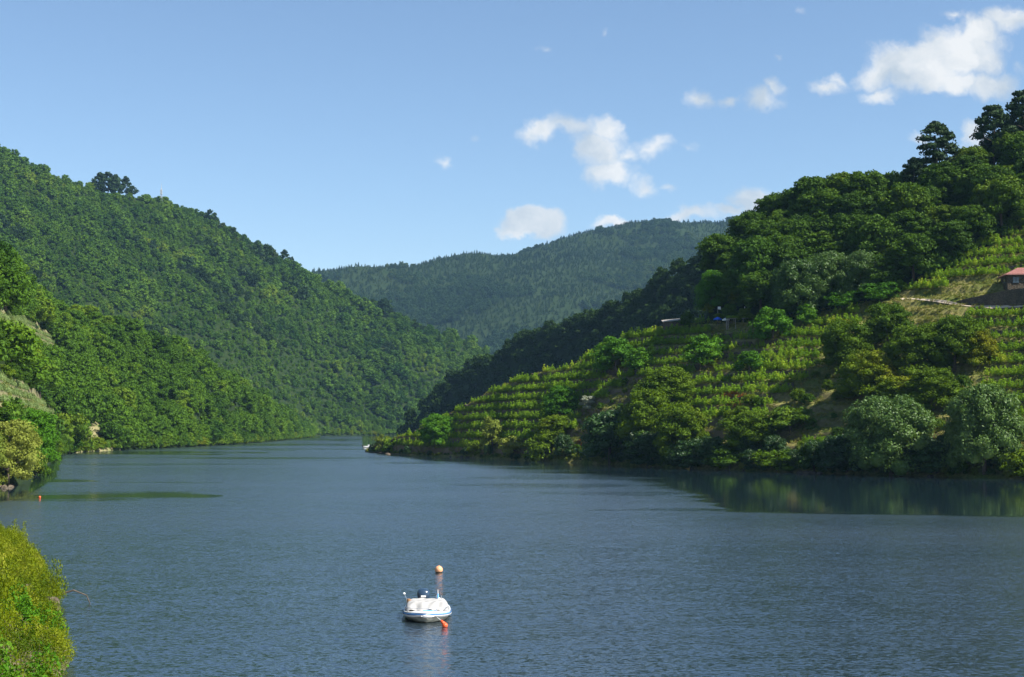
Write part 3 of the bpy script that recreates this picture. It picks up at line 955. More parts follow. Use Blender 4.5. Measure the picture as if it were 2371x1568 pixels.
# --- far ridge forest
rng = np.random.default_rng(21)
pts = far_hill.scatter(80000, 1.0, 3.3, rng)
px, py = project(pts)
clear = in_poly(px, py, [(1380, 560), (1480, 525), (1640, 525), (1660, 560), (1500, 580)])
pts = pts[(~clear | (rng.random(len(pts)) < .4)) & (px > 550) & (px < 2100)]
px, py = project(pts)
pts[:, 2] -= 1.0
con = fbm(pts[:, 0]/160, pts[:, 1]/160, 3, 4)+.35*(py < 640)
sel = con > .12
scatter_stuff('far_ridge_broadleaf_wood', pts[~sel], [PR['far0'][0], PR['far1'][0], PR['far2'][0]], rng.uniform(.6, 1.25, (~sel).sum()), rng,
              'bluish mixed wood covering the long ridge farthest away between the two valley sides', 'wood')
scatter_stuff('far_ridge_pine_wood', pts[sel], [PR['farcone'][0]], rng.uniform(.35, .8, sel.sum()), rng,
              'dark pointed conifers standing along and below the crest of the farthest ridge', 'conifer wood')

# --- left hill forest
pts = left_hill.scatter(60000, 1.0, 3.4, rng)
keep = smooth_poisson(pts, 3.7); pts = pts[keep]; pts[:, 2] -= .8
big = rng.random(len(pts))
patch_ = fbm(pts[:, 0]/70, pts[:, 1]/70, 3, 14)
scl = np.where(big < .86, rng.uniform(.34, .72, len(pts)), rng.uniform(.8, 1.3, len(pts)))*(1+.35*patch_)
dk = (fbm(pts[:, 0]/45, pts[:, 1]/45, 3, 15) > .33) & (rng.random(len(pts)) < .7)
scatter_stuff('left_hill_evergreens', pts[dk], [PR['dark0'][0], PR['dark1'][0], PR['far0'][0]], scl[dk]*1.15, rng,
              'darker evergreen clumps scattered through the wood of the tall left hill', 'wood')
pts, scl = pts[~dk], scl[~dk]
scatter_stuff('left_hill_wood', pts, [PR['hill0'][0], PR['hill1'][0], PR['hill2'][0]], scl, rng,
              'dense sunlit broadleaf wood covering the whole of the tall left hill', 'wood')

# --- shaded spur forest
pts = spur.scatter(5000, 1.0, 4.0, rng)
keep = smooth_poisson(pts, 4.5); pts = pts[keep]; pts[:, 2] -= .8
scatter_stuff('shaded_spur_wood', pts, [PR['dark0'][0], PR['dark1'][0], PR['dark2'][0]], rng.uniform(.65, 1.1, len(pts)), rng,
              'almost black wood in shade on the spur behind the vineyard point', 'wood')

# --- nearer left hillside: vineyard plots, wood around them
PLOTC = [[(-60, 735), (0, 727), (60, 742), (140, 797), (128, 818), (60, 800), (-60, 775)],
         [(-60, 868), (0, 873), (60, 903), (140, 968), (118, 990), (70, 975), (0, 935), (-60, 930)]]
HOLE = [[(180, 985), (245, 985), (250, 1030), (175, 1035)]]
pts = near_left.scatter(22000, 1.0, 3.2, rng)
keep = smooth_poisson(pts, 5.0); pts = pts[keep]; pts[:, 2] -= .6
px, py = project(pts)
bad = np.zeros(len(pts), bool)
hp = 42/ (pts[:, 1]/650)      # a tree stands this much higher in the picture than its foot
for pl in PLOTC:
    for k in (0, .3, .6, .85):
        bad |= in_poly(px, py-hp*k, pl)
for pl in HOLE:
    bad |= in_poly(px, py, pl) | in_poly(px, py-hp*.5, pl)
bad |= (px < -700) | ((px < 150) & (py > 1010))
pts = pts[~bad]
d = pts[:, 1]
order = np.argsort(d)
vis = order[(project(pts[order])[0] > -30)]
ind = vis[:115]
rest = np.setdiff1d(np.arange(len(pts)), ind)
for i in ind:
    p = pts[i]; k = random.randint(0, 2)
    s = random.uniform(.7, 1.25)
    x_, y_ = project(p); x_, y_ = x_[0], y_[0]
    pos = ('above the upper plot at the photo edge' if y_ < 760 and x_ < 40 else 'high on the crest over the upper plot' if y_ < 705 else 'just above the upper pale plot' if y_ < 760 else 'between the two pale plots' if y_ < 880 else 'below the lower pale plot') if x_ < 150 else \
          ('high in the wood right of the plots' if y_ < 860 else 'halfway down the wood above the clearing' if y_ < 960 else 'low down above the water')
    tree(p, f'nearl{k}', 9*s, 10*s*random.uniform(.85, 1.2), ('large' if s > 1 else 'smaller')+' rounded green tree on the left bank, '+pos,
         'tree', 'trees of the left bank wood')
scatter_stuff('left_bank_wood', pts[rest], [PR[f'nearl{k}'][0] for k in range(3)], rng.uniform(.55, 1.05, len(rest)), rng,
              'deep green wood running down the nearer left hillside to the water', 'wood')

# understorey of the left bank
q = near_left.scatter(16000, 1.0, 3.0, rng); q = q[smooth_poisson(q, 3.2)]
qx, qy = project(q); m = (qx > -300) & (qy < 1060)
for pl in PLOTC+HOLE: m &= ~in_poly(qx, qy-4, pl)
q = q[m]
scatter_stuff('left_bank_undergrowth', q, [PR['hillbush'][0], PR['bush_b'][0]], rng.uniform(.6, 1.0, len(q)), rng, 'thick undergrowth filling the gaps of the left bank wood', 'undergrowth')
# low brush along the far shores
def shore_line(hill, n, t0, t1, rng): return hill.scatter(n, t0, t1, rng)
for hill, nm, lb in ((near_left, 'left_bank_brush', 'low green brush hanging over the waterline below the left bank wood'),
                     (left_hill, 'far_bank_brush', 'thin band of bushes at the waterline where the river bends away')):
    q = shore_line(hill, 2600 if hill is near_left else 2500, .98, 1.035, rng)
    qx, qy = project(q)
    q = q[(qx > 120) & (qx < 1000)]
    keep = smooth_poisson(q, 2.6); q = q[keep]
    scatter_stuff(nm, q, [PR['hillbush'][0], PR['bush_b'][0], PR['bush_a'][0]], rng.uniform(.5, 1.2, len(q)), rng, lb, 'bushes')

# ------------------------------------------------------------------ right bank planting
TREES = [  # proto, x, foot y, width px, height px, label, category, name
    ('willow_a', 2065, 1096, 185, 178, 'big silvery green willow leaning over the water, left of the two at the right shore', 'tree', 'willow_tree'),
    ('willow_b', 2280, 1096, 155, 205, 'big silvery green willow at the right shore, nearer the edge of the photo', 'tree', 'willow_tree'),
    ('glossy_a', 1412, 1072, 125, 125, 'dark glossy-leaved tree at the waterline below the slope, right of the rusty patch', 'tree', 'broadleaf_tree'),
    ('ash0', 1500, 1050, 120, 150, 'tall yellow-green tree above the dark waterline thicket, left of its pair', 'tree', 'ash_tree'),
    ('ash1', 1575, 1062, 110, 130, 'yellow-green tree leaning over the dark waterline, right of the taller one', 'tree', 'ash_tree'),
    ('ash2', 1545, 960, 130, 110, 'yellowish spreading tree halfway up the slope above the waterline thicket', 'tree', 'ash_tree'),
    ('glossy_a', 1500, 1078, 110, 80, 'dark round bush filling the bank foot under the yellow-green trees', 'bush', 'bush'),
    ('glossy_a', 1600, 1084, 90, 70, 'dark low bush at the waterline right of the yellow-green trees', 'bush', 'bush'),
    ('ash1', 1742, 1050, 120, 100, 'bushy olive-green tree on the shore between the thicket and the big willows', 'tree', 'ash_tree'),
    ('bush_b', 1690, 1085, 100, 55, 'low dark green bush overhanging the water below the olive-green tree', 'bush', 'bush'),
    ('bush_a', 1800, 1088, 110, 50, 'low yellowish bush at the waterline between olive tree and willow', 'bush', 'bush'),
    ('bush_b', 1885, 1090, 70, 65, 'small round green bush on the shore just left of the big willow', 'bush', 'bush'),
    ('bush_b', 1830, 1000, 110, 60, 'dark rounded bush in a hollow above the shore', 'bush', 'bush'),
    ('glossy_a', 1960, 1092, 110, 90, 'dark thicket under the left side of the big willow', 'bush', 'bush'),
    ('glossy_a', 2170, 1094, 110, 70, 'dark thicket between the trunks of the two willows', 'bush', 'bush'),
    ('bush_a', 2355, 1100, 80, 60, 'yellow-green bush at the shore at the photo edge', 'bush', 'bush'),
    ('bright_a', 1013, 1034, 74, 76, 'single round bright green tree on the low point near its tip', 'tree', 'round_tree'),
    ('bush_c', 1140, 1040, 50, 76, 'pale feathery upright bush on the point, right of the round tree', 'bush', 'feathery_bush'),
    ('bush_c', 1190, 1058, 60, 50, 'pale green bush at the water below the lower terraces', 'bush', 'bush'),
    ('bush_a', 1262, 1064, 85, 66, 'yellow-green bush at the shore left of the rusty patch', 'bush', 'bush'),
    ('ash2', 1285, 1020, 80, 60, 'yellow-green bushy tree above the shore bush on the lower slope', 'tree', 'ash_tree'),
    ('bush_a', 1100, 1052, 44, 34, 'small rusty tinged bush at the waterline on the point', 'bush', 'bush'),
    ('bush_c', 885, 1042, 30, 38, 'small upright shrub standing at the very tip of the point', 'bush', 'bush'),
    ('bush_b', 905, 1044, 34, 22, 'low rounded shrub right behind the tip of the point', 'bush', 'bush'),
    ('bright_a', 1298, 968, 76, 76, 'dark green round tree alone in the middle of the lower vineyard', 'tree', 'round_tree'),
    ('greybush', 1360, 948, 36, 34, 'silvery grey bush right of the round vineyard tree', 'bush', 'grey_bush'),
    ('bright_b', 1425, 862, 90, 84, 'green tree on the upper vineyard edge above a brown patch', 'tree', 'round_tree'),
    ('bright_b', 1480, 862, 60, 60, 'smaller green tree touching the right of the upper vineyard tree', 'tree', 'round_tree'),
    ('bright_b', 1632, 848, 90, 74, 'dark green tree in the vineyard below the pergola', 'tree', 'round_tree'),
    ('bright_b', 1790, 790, 84, 80, 'bright green tree right of the pergola', 'tree', 'round_tree'),
    ('bright_b', 1868, 752, 50, 50, 'small green tree below the wood, left of the grassy knoll', 'tree', 'round_tree'),
    ('bright_b', 1735, 860, 60, 50, 'small bright tree in the light vine strip', 'tree', 'round_tree'),
    ('bush_b', 1590, 748, 30, 36, 'small dark tree beside the low hut roof', 'tree', 'small_tree'),
    ('ash0', 2055, 810, 110, 110, 'yellow-green tree just below the gravel path knoll', 'tree', 'ash_tree'),
    ('ash1', 1960, 860, 110, 120, 'leafy green tree at the left of the yellow-green thicket', 'tree', 'ash_tree'),
    ('ash2', 2010, 930, 130, 120, 'olive tree low in the middle of the yellow-green thicket', 'tree', 'ash_tree'),
    ('ash0', 2120, 880, 130, 130, 'broad yellowish tree in the centre of the thicket above the willows', 'tree', 'ash_tree'),
    ('ash1', 2210, 860, 130, 130, 'darker green tree in the thicket, upper right part', 'tree', 'ash_tree'),
    ('ash2', 2160, 950, 120, 100, 'dense green tree right above the gap between the willows', 'tree', 'ash_tree'),
    ('ash0', 2265, 850, 80, 90, 'green tree at the right end of the thicket near the vine rows', 'tree', 'ash_tree'),
    ('ash1', 2085, 950, 110, 80, 'olive green low tree directly above the left willow', 'tree', 'ash_tree'),
    ('bright_a', 1648, 722, 70, 98, 'rounded tree at the left corner of the wood above the hut', 'tree', 'broadleaf_tree'),
    ('woodfront', 1752, 700, 112, 150, 'big rounded tree with sunlit top standing out at the left front of the wood', 'tree', 'broadleaf_tree'),
    ('willow_b', 1850, 730, 120, 130, 'pale grey-green tree at the foot of the wood above the pergola', 'tree', 'willow_tree'),
    ('willow_a', 1925, 700, 110, 118, 'grey-green tree at the foot of the wood, right of the paler one', 'tree', 'willow_tree'),
    ('willow_b', 1995, 690, 80, 110, 'upright grey-green tree at the wood edge above the knoll', 'tree', 'willow_tree'),
    ('bright_b', 1960, 715, 90, 44, 'low bright green shrubbery between grey-green trees and knoll', 'bush', 'shrub'),
    ('bright_b', 2040, 700, 90, 50, 'bright green shrubbery at the foot of the wood left of the vines', 'bush', 'shrub'),
    ('wood1', 2115, 650, 100, 110, 'rounded sunlit tree at the wood edge above the terraces', 'tree', 'broadleaf_tree'),
    ('pine_a', 2172, 400, 82, 128, 'dark pine with open branches on the skyline, left of the bushy pine', 'pine tree', 'pine_tree'),
    ('pine_b', 2302, 345, 84, 110, 'bushy dark pine on the skyline between the open pine and the photo edge', 'pine tree', 'pine_tree'),
    ('pine_b', 2372, 330, 84, 130, 'tall dark pine on the skyline cut by the right photo edge', 'pine tree', 'pine_tree'),
    ('pine_b', 2115, 430, 44, 74, 'small dark pine lower down the skyline, leftmost of the pines', 'pine tree', 'pine_tree'),
]
placed = []
for pr, x, y, w, h, lb, cat, nm in TREES:
    if cat == 'pine tree':
        p = None
        for yy in range(int(y), int(y)+150, 5):
            p = right_bank.hit(x, yy)
            if p is not None: break
        h = y-5-(y-h)+ (yy-y)*0
    else:
        p = right_bank.hit(x, y)
        yy = y
        while p is None and yy < y+60:
            yy += 4; p = right_bank.hit(x, yy)
    if p is None: print('MISS', lb); continue
    k = p[1]/F
    t = tree(p, pr, w*k, (h+(yy-y if cat == 'pine tree' else 0))*k, lb, 'tree', None, nm, sink=.3)
    t['category'] = cat
    for c in t.children:
        if cat == 'bush': c.name = 'foliage' if c.name.startswith('crown') else 'stem'
    placed.append((p[0], p[1], w*k*.5))
placed = np.array(placed)

# wood above the vineyards, each tree its own
pts = right_bank.scatter(4000, 2.06, 4.2, rng)
px, py = project(pts)
ok = (px > 1665) & (px < 2560)
pts, px, py = pts[ok], px[ok], py[ok]
keep = smooth_poisson(pts, 6.6); pts, px, py = pts[keep], px[keep], py[keep]
d = np.sqrt(((pts[:, None, :2]-placed[None, :, :2])**2).sum(-1))
near = (d < placed[None, :, 2]*.55+1.0).any(1)
pts = pts[~near]
def LAB(p, s):
    x_, y_ = project(p); x_, y_ = x_[0], y_[0]
    a = 'behind the big front tree' if x_ < 1800 else 'above the grey-green willows' if x_ < 2000 else 'above the gravel knoll' if x_ < 2180 else 'above the upper right terraces' if x_ < 2371 else 'beyond the right edge'
    i_ = np.interp(x_, [g_[0] for g_ in GX[16:]], [g_[3] for g_ in GX[16:]])
    b_ = 'on the skyline of the wood' if y_ < i_+22 else 'in the upper half of the wood' if y_ < i_+90 else 'at the lower edge of the wood'
    return ('broad' if s > 1.08 else 'medium' if s > .9 else 'slim')+' dark green tree '+b_+' '+a
for p in pts[:175]:
    s = random.uniform(.75, 1.25)
    tree(p, f'wood{random.randint(0, 4)}', 10.5*s, 11*s*random.uniform(.85, 1.15), LAB(p, s), 'tree',
         'trees of the wood above the vineyards', sink=.4)
print('wood trees', len(pts))
q = right_bank.scatter(2200, 2.0, 3.0, rng); qx, qy = project(q)
q = q[(qx > 1640) & (qx < 2600)]; q = q[smooth_poisson(q, 2.6)]
scatter_stuff('wood_undergrowth', q, [PR['bush_b'][0], PR['hillbush'][0]], rng.uniform(.5, 1.0, len(q)), rng, 'dark undergrowth between the trunks of the right bank wood', 'undergrowth')

# brush along the right shore
q = right_bank.scatter(9000, .99, 1.07, rng); qx, qy = project(q)
q = q[(qx > 852) & (qx < 2700)]; q = q[smooth_poisson(q, 1.9)]
qx, qy = project(q)
scl = np.where(qx < 1250, rng.uniform(.18, .36, len(q)), rng.uniform(.35, .9, len(q)))
scatter_stuff('right_shore_brush', q, [PR['bush_a'][0], PR['bush_b'][0], PR['bush_c'][0], PR['glossy_a'][0]], scl*.8, rng, 'low mixed brush along the right waterline', 'brush')
# loose shrubs on unterraced ground
q = right_bank.scatter(2500, 1.05, 2.0, rng); qx, qy = project(q)
wild = in_poly(qx, qy, [(1330, 1070), (1345, 960), (1460, 880), (1600, 870), (1640, 960), (1760, 930), (1860, 860), (1940, 770), (2090, 750), (2290, 740), (2330, 900), (2371, 1000), (2371, 1100), (1700, 1090)])
q = q[wild & (rng.random(len(q)) < .28)]; q = q[smooth_poisson(q, 3.0)]
scatter_stuff('slope_scrub', q, [PR['bush_a'][0], PR['bush_b'][0]], rng.uniform(.25, .75, len(q)), rng, 'patchy scrub between the trees on the rough part of the right slope', 'scrub')

# vines along the terraces
PLOTS = [
    [(868, 1046), (950, 990), (1100, 915), (1300, 838), (1400, 785), (1520, 742), (1745, 748), (1745, 800), (1600, 868), (1470, 880), (1400, 925), (1345, 955), (1335, 1010), (1200, 1030), (1050, 1042), (900, 1048)],
    [(1590, 905), (1700, 826), (1860, 765), (1960, 715), (2010, 735), (1910, 800), (1870, 880), (1800, 925), (1760, 980), (1620, 980)],
    [(1940, 690), (2110, 640), (2371, 490), (2560, 400), (2560, 640), (2335, 640), (2200, 672), (2110, 690)],
    [(2240, 735), (2330, 705), (2560, 700), (2560, 1040), (2350, 1000), (2270, 905), (2310, 800)],
    [(1850, 1010), (1930, 1000), (1950, 1060), (1880, 1060)]]
EXCL = [(1545, 1600, 725, 770), (1640, 1750, 720, 782), (2196, 2400, 660, 712)]


def contour_points(hill, polys, step, gap, rng, off=0.0, tmax=2.15):
    out = []
    B, P = hill.base, hill.P
    jm = np.searchsorted(hill.T, 1.0); je = np.searchsorted(hill.T, tmax)
    zmax = B[:, jm:je, 2].max()
    zz = np.sort(np.concatenate([np.arange(0, zmax, 2.9)+2.9*f_ for f_ in (.05, .24, .44)])) if step == 0 else np.arange(1.0+off, zmax, step)
    zz = zz[zz > .9]
    for z in zz:
        prev = None
        for i in range(hill.nc):
            col = B[i, jm:je, 2]
            k = np.where((col[:-1] < z) & (col[1:] >= z))[0]
            if len(k) == 0: prev = None; continue
            k = k[0]; t = (z-col[k])/(col[k+1]-col[k])
            p = P[i, jm+k]*(1-t)+P[i, jm+k+1]*t
            if prev is not None:
                dd = np.linalg.norm(p-prev)
                if dd < 12:
                    m = max(1, int(round(dd/gap)))
                    for a in range(m):
                        out.append(prev+(p-prev)*((a+rng.random()*.7)/m))
            prev = p
    q = np.array(out)
    qx, qy = project(q)
    ok = np.zeros(len(q), bool)
    for pl in polys: ok |= in_poly(qx, qy, pl)
    return q[ok]

v = contour_points(right_bank, PLOTS, 0, .72, rng)
vx, vy = project(v)
ok = np.ones(len(v), bool)
for a, b, c, d_ in EXCL: ok &= ~((vx > a) & (vx < b) & (vy > c) & (vy < d_))
d = np.sqrt(((v[:, None, :2]-placed[None, :, :2])**2).sum(-1))
ok &= ~(d < placed[None, :, 2]*.55).any(1)
ok &= rng.random(len(v)) < .93+.8*fbm(v[:, 0]/11, v[:, 1]/11, 3, 6)
v = v[ok]
v[:, :2] += rng.normal(0, .24, (len(v), 2))
print('vines', len(v))
vx, vy = project(v)
inframe = (vx > 0) & (vx < 2371)
od = np.argsort(np.where(inframe, v[:, 1], 9e9))
first = od[:290]
for i in first:
    t = thing('vine', (v[i][0], v[i][1], v[i][2]-.1), 'leafy green vine in the terraced rows at the right end of the near slope', 'vine', 'vines on the right bank terraces', random.uniform(0, 6.28))
    s = random.uniform(.8, 1.2)
    link('foliage', VINES[random.randint(0, 3)], t, scale=(s, s, s*random.uniform(.8, 1.2)))
    link('stem', vine_trunk, t)
rest = np.setdiff1d(np.arange(len(v)), first)
scatter_stuff('vineyard_rows', v[rest], VINES, rng.uniform(.6, 1.35, len(rest))*(1+.3*fbm(v[rest][:, 0]/8, v[rest][:, 1]/8, 2, 11)), rng, 'light green rows of vines on the stone terraces of the right bank', 'vineyard')
v2 = contour_points(near_left, PLOTC, 2.2, .8, rng, tmax=3.0)
scatter_stuff('left_plot_vines', v2, [PLOTVINE], rng.uniform(.7, 1.1, len(v2)), rng, 'thin rows of vines on the two small pale plots at the left edge', 'vineyard')

# dry grass and rusty bracken on the slopes
g = right_bank.scatter(16000, 1.02, 2.05, rng); gx, gy = project(g)
g = g[(gx > 850) & (gx < 2600)]
scatter_stuff('slope_grass', g, TUFTS, rng.uniform(.5, 1.1, len(g)), rng, 'dry yellowish grass between the vines and on the terrace edges', 'grass')
g = right_bank.scatter(60000, 1.0, 2.0, rng); gx, gy = project(g)
m = in_poly(gx, gy, [(1308, 1045), (1345, 1022), (1352, 1040), (1330, 1052)]) | in_poly(gx, gy, [(1660, 930), (1690, 905), (1740, 925), (1700, 945)])
g = g[m]
if len(g): scatter_stuff('rusty_bracken', g, RUST, rng.uniform(.5, 1.0, len(g)), rng, 'rust brown bracken patch on the bank beside the dark glossy tree', 'bracken')
g = near_left.scatter(60000, 1.02, 2.9, rng); gx, gy = project(g)
m = np.zeros(len(g), bool)
for pl in PLOTC+HOLE: m |= in_poly(gx, gy, pl)
g = g[m]
g = g[rng.random(len(g)) < .07]
scatter_stuff('left_plot_grass', g, TUFTS, rng.uniform(.6, 1.2, len(g)), rng, 'bleached grass covering the pale terraced plots at the left edge', 'grass')


# ------------------------------------------------------------------ terrace walls
def terrace_walls():
    H = right_bank
    B, P = H.base, H.P
    jm = np.searchsorted(H.T, 1.06); je = np.searchsorted(H.T, 2.0)
    ordn = ['lowest', 'second', 'third', 'fourth', 'fifth', 'sixth', 'seventh', 'eighth', 'ninth', 'tenth', 'eleventh', 'twelfth', 'thirteenth', 'fourteenth', 'fifteenth', 'sixteenth', 'seventeenth', 'eighteenth', 'nineteenth', 'twentieth']
    where = {0: 'left', 1: 'middle', 2: 'right'}
    for L_ in range(1, 20):
        z = (L_+.72)*2.9
        runs, cur = [], []
        for i in range(H.nc):
            zz = B[i, jm:je, 2]+.5*fbm(P[i, jm:je, 0]/25, P[i, jm:je, 1]/25, 2, 5)
            k = np.where((zz[:-1] < z) & (zz[1:] >= z))[0]
            okk = len(k) > 0
            if okk:
                k = k[0]; t = (z-zz[k])/(zz[k+1]-zz[k])
                p = P[i, jm+k]*(1-t)+P[i, jm+k+1]*t
                x, y = project(p)
                okk = any(in_poly([x[0]], [y[0]], pl)[0] for pl in PLOTS[:4]) and fbm(np.array([p[0]/22]), np.array([z/4]), 2, 3)[0] > -.28
                okk = okk and not any(a < x[0] < b and c < y[0] < d_ for a, b, c, d_ in EXCL)
            if okk: cur.append(p)
            elif cur:
                runs.append(cur); cur = []
        if cur: runs.append(cur)
        for r in runs:
            if len(r) < 8: continue
            r = np.array(r)
            d = np.gradient(r[:, :2], axis=0); nrm = np.stack([d[:, 1], -d[:, 0]], 1); nrm /= np.linalg.norm(nrm, axis=1)[:, None]+1e-9
            tocam = -r[:, :2]/np.linalg.norm(r[:, :2], axis=1)[:, None]
            nrm *= np.sign((nrm*tocam).sum(1))[:, None]
            hh = 1.25+.35*fbm(r[:, 0]/3, r[:, 1]/3, 3, 2)
            rings = []
            for q, n_, h in zip(r, nrm, hh):
                f0 = q+np.array([n_[0]*.45, n_[1]*.45, 0]); b0 = q-np.array([n_[0]*.25, n_[1]*.25, 0])
                rings.append([(f0[0]+n_[0]*.1, f0[1]+n_[1]*.1, q[2]-.7), (f0[0], f0[1], q[2]+h), (b0[0], b0[1], q[2]+h+.03), (b0[0], b0[1], q[2]-.7)])
            mid = r[len(r)//2]; mx = project(mid)[0][0]; my = project(mid)[1][0]
            o = MB().loft(rings).build('terrace_wall', G['stone'])
            side = 'on the low point' if mx < 1250 else 'below the wood' if (mx > 1900 and my < 700) else 'below the pergola' if mx < 1750 else 'in the light vine strip' if mx < 2050 else 'beside the yellow-green thicket'
            tag(o, f'dark dry stone terrace wall {side}, {ordn[L_-1]} level up from the water', 'stone wall', 'terrace walls of the vineyard')
terrace_walls()

# rocks along the right shore
for k in range(26):
    x = random.choice([random.uniform(862, 900), random.uniform(1040, 1110), random.uniform(1600, 2371), random.uniform(1840, 1900)])
    ys = np.interp(x, [g_[0] for g_ in GX], [g_[1] for g_ in GX])
    p = on_water(x, ys+random.uniform(-.5, 1.2))
    r = random.uniform(.3, 1.0)
    mb = MB(); mb.ball((0, 0, 0), (r, r*.8, r*.55), 8, 6)
    mb.v = [tuple(c*(1+random.uniform(-.25, .25)) for c in v_3) for v_3 in mb.v]
    tag(link('shore_rock', mb.mesh('shore_rock', G['stone']), None, p, (0, 0, random.random()*6)),
        'pale rock lying at the waterline of the right bank', 'rock', 'rocks along the right waterline')
for k in range(9):
    p = on_water(random.uniform(-10, 26), random.uniform(1122, 1132))
    r = random.uniform(.3, .8)
    mb = MB(); mb.ball((0, 0, 0), (r, r*.8, r*.6), 8, 6)
    mb.v = [tuple(c*(1+random.uniform(-.25, .25)) for c in v_3) for v_3 in mb.v]
    tag(link('shore_rock', mb.mesh('shore_rock', G['stone']), None, p, (0, 0, random.random()*6)),
        'grey rock at the waterline under the pale bush at the left edge', 'rock', 'rocks under the left edge bush')

# ------------------------------------------------------------------ left shore trees
for pr, x, y, w, h, lb, nm, cat in [
    ('palewillow_a', 18, 1122, 125, 150, 'pale yellow-green willow at the left photo edge above the rocks', 'willow_tree', 'tree'),
    ('palewillow_a', -70, 1122, 130, 170, 'pale willow half outside the left photo edge', 'willow_tree', 'tree'),
    ('bright_a', 78, 1086, 105, 140, 'fresh green tree leaning over the water beside the pale willow', 'broadleaf_tree', 'tree'),
    ('bright_b', 40, 1075, 90, 110, 'green tree behind the pale willow and the leaning tree', 'broadleaf_tree', 'tree'),
    ('bush_b', 88, 1104, 50, 46, 'low green bush at the water under the leaning tree', 'bush', 'bush'),
    ('bush_b', 160, 1046, 90, 90, 'dark green shrub mass right of the leaning tree at the waterline', 'bush', 'bush'),
    ('bush_a', 222, 1040, 40, 30, 'small yellow-green bush on the pale shore clearing', 'bush', 'bush'),
    ('nearl0', 205, 985, 60, 90, 'tree standing over the pale earth clearing on the left bank', 'broadleaf_tree', 'tree')]:
    p = near_left.hit(x, y)
    if p is None: p = near_left.hit(x, y-6)
    if p is None: print('MISS', lb); continue
    k = p[1]/F
    tree(p, pr, w*k, h*k, lb, cat, None, nm, sink=.3)

# skyline pines, lone trees and mast on the left hill
def skyline(hill, x, y0):
    for yy in range(y0, y0+160, 2):
        p = hill.hit(x, yy)
        if p is not None: return p, yy
    return None, None
for pr, x, ytop, w, lb, nm in [
    ('umbrella_pine', 232, 393, 34, 'dark pine at the left of the skyline pine group on the left hill', 'pine_tree'),
    ('umbrella_pine', 250, 392, 40, 'broadest dark pine in the skyline group on the left hill', 'pine_tree'),
    ('umbrella_pine', 266, 398, 32, 'dark pine right of the broadest one in the skyline group', 'pine_tree'),
    ('umbrella_pine', 291, 402, 26, 'slender pine with a round top and bare trunk standing free on the left skyline', 'pine_tree'),
    ('pine_b', 306, 424, 22, 'low dark pine at the right foot of the slender skyline pine', 'pine_tree'),
    ('umbrella_pine', 659, 572, 22, 'lone rounded tree breaking the falling skyline of the left hill', 'pine_tree'),
    ('pine_b', 676, 588, 10, 'very small tree right of the lone rounded tree on the falling skyline', 'pine_tree')]:
    p, yy = skyline(left_hill, x, ytop-30)
    if p is None: continue
    k = p[1]/F
    tree(p, pr, w*k, max(8, (yy-ytop-6)*k), lb, 'tree', None, nm)['category'] = 'pine tree'
p, yy = skyline(left_hill, 373, 400)
k = p[1]/F
mh = (yy-424)*k
mast = thing('radio_mast', p, 'slim white lattice radio mast on the skyline of the left hill', 'mast')
mb = MB()
for a in range(3):
    t = a*2.094
    mb.tube([(1.3*math.cos(t), 1.3*math.sin(t), 0), (.35*math.cos(t), .35*math.sin(t), mh*.8)], .22, 5)
mb.build('leg', G['masts'], mast)
mb = MB()
for j in range(9):
    z0, z1 = mh*.8*j/9, mh*.8*(j+1)/9
    r0, r1 = 1.3-.95*j/9, 1.3-.95*(j+1)/9
    for a in range(3):
        t, t2 = a*2.094, (a+1)*2.094
        mb.tube([(r0*math.cos(t), r0*math.sin(t), z0), (r1*math.cos(t2), r1*math.sin(t2), z1)], .09, 4)
mb.build('lattice', G['masts'], mast)
MB().tube([(0, 0, mh*.8), (0, 0, mh)], [.28, .15], 6).build('antenna_rod', G['masts'], mast)
for zf in (.55, .66):
    MB().box((0, -.4, mh*zf), (2.3, 1.2, 2.2)).build('antenna_panel', G['masts'], mast)

# ------------------------------------------------------------------ house, ramp wall, path
hp_ = right_bank.hit(2340, 700)
HK = hp_[1]/F
base_z = at(2340, 664, hp_[1]+2)[2]
hx, hy = at(2333, 664, hp_[1]+2)[:2]
house = thing('stone_house', (hx, hy, base_z), 'stone house with a red tiled roof at the right edge above the ramp wall', 'house', rotz=math.radians(-6))
Wd, Dp, Hw = 9.0, 7.0, 2.9
mb = MB()
mb.box((Wd/2, Dp/2, Hw/2-2.5), (Wd, Dp, Hw+5.0))
mb.build('wall', G['stone'], house)
# hipped roof slabs
ov = .55
ridge = 1.9
A = [(-ov, -ov, Hw+.02), (Wd+ov, -ov, Hw+.02), (Wd+ov, Dp+ov, Hw+.02), (-ov, Dp+ov, Hw+.02), (3.2, Dp/2, Hw+ridge), (Wd-3.2, Dp/2, Hw+ridge)]
B2 = [(a, b, c-.16) for a, b, c in A]
mb = MB(); mb.add(A+B2, [(0, 1, 5, 4), (1, 2, 5), (2, 3, 4, 5), (3, 0, 4), (6, 7, 1, 0), (7, 8, 2, 1), (8, 9, 3, 2), (9, 6, 0, 3), (9, 8, 7, 6)])
roof = mb.build('roof', G['roof'], house)
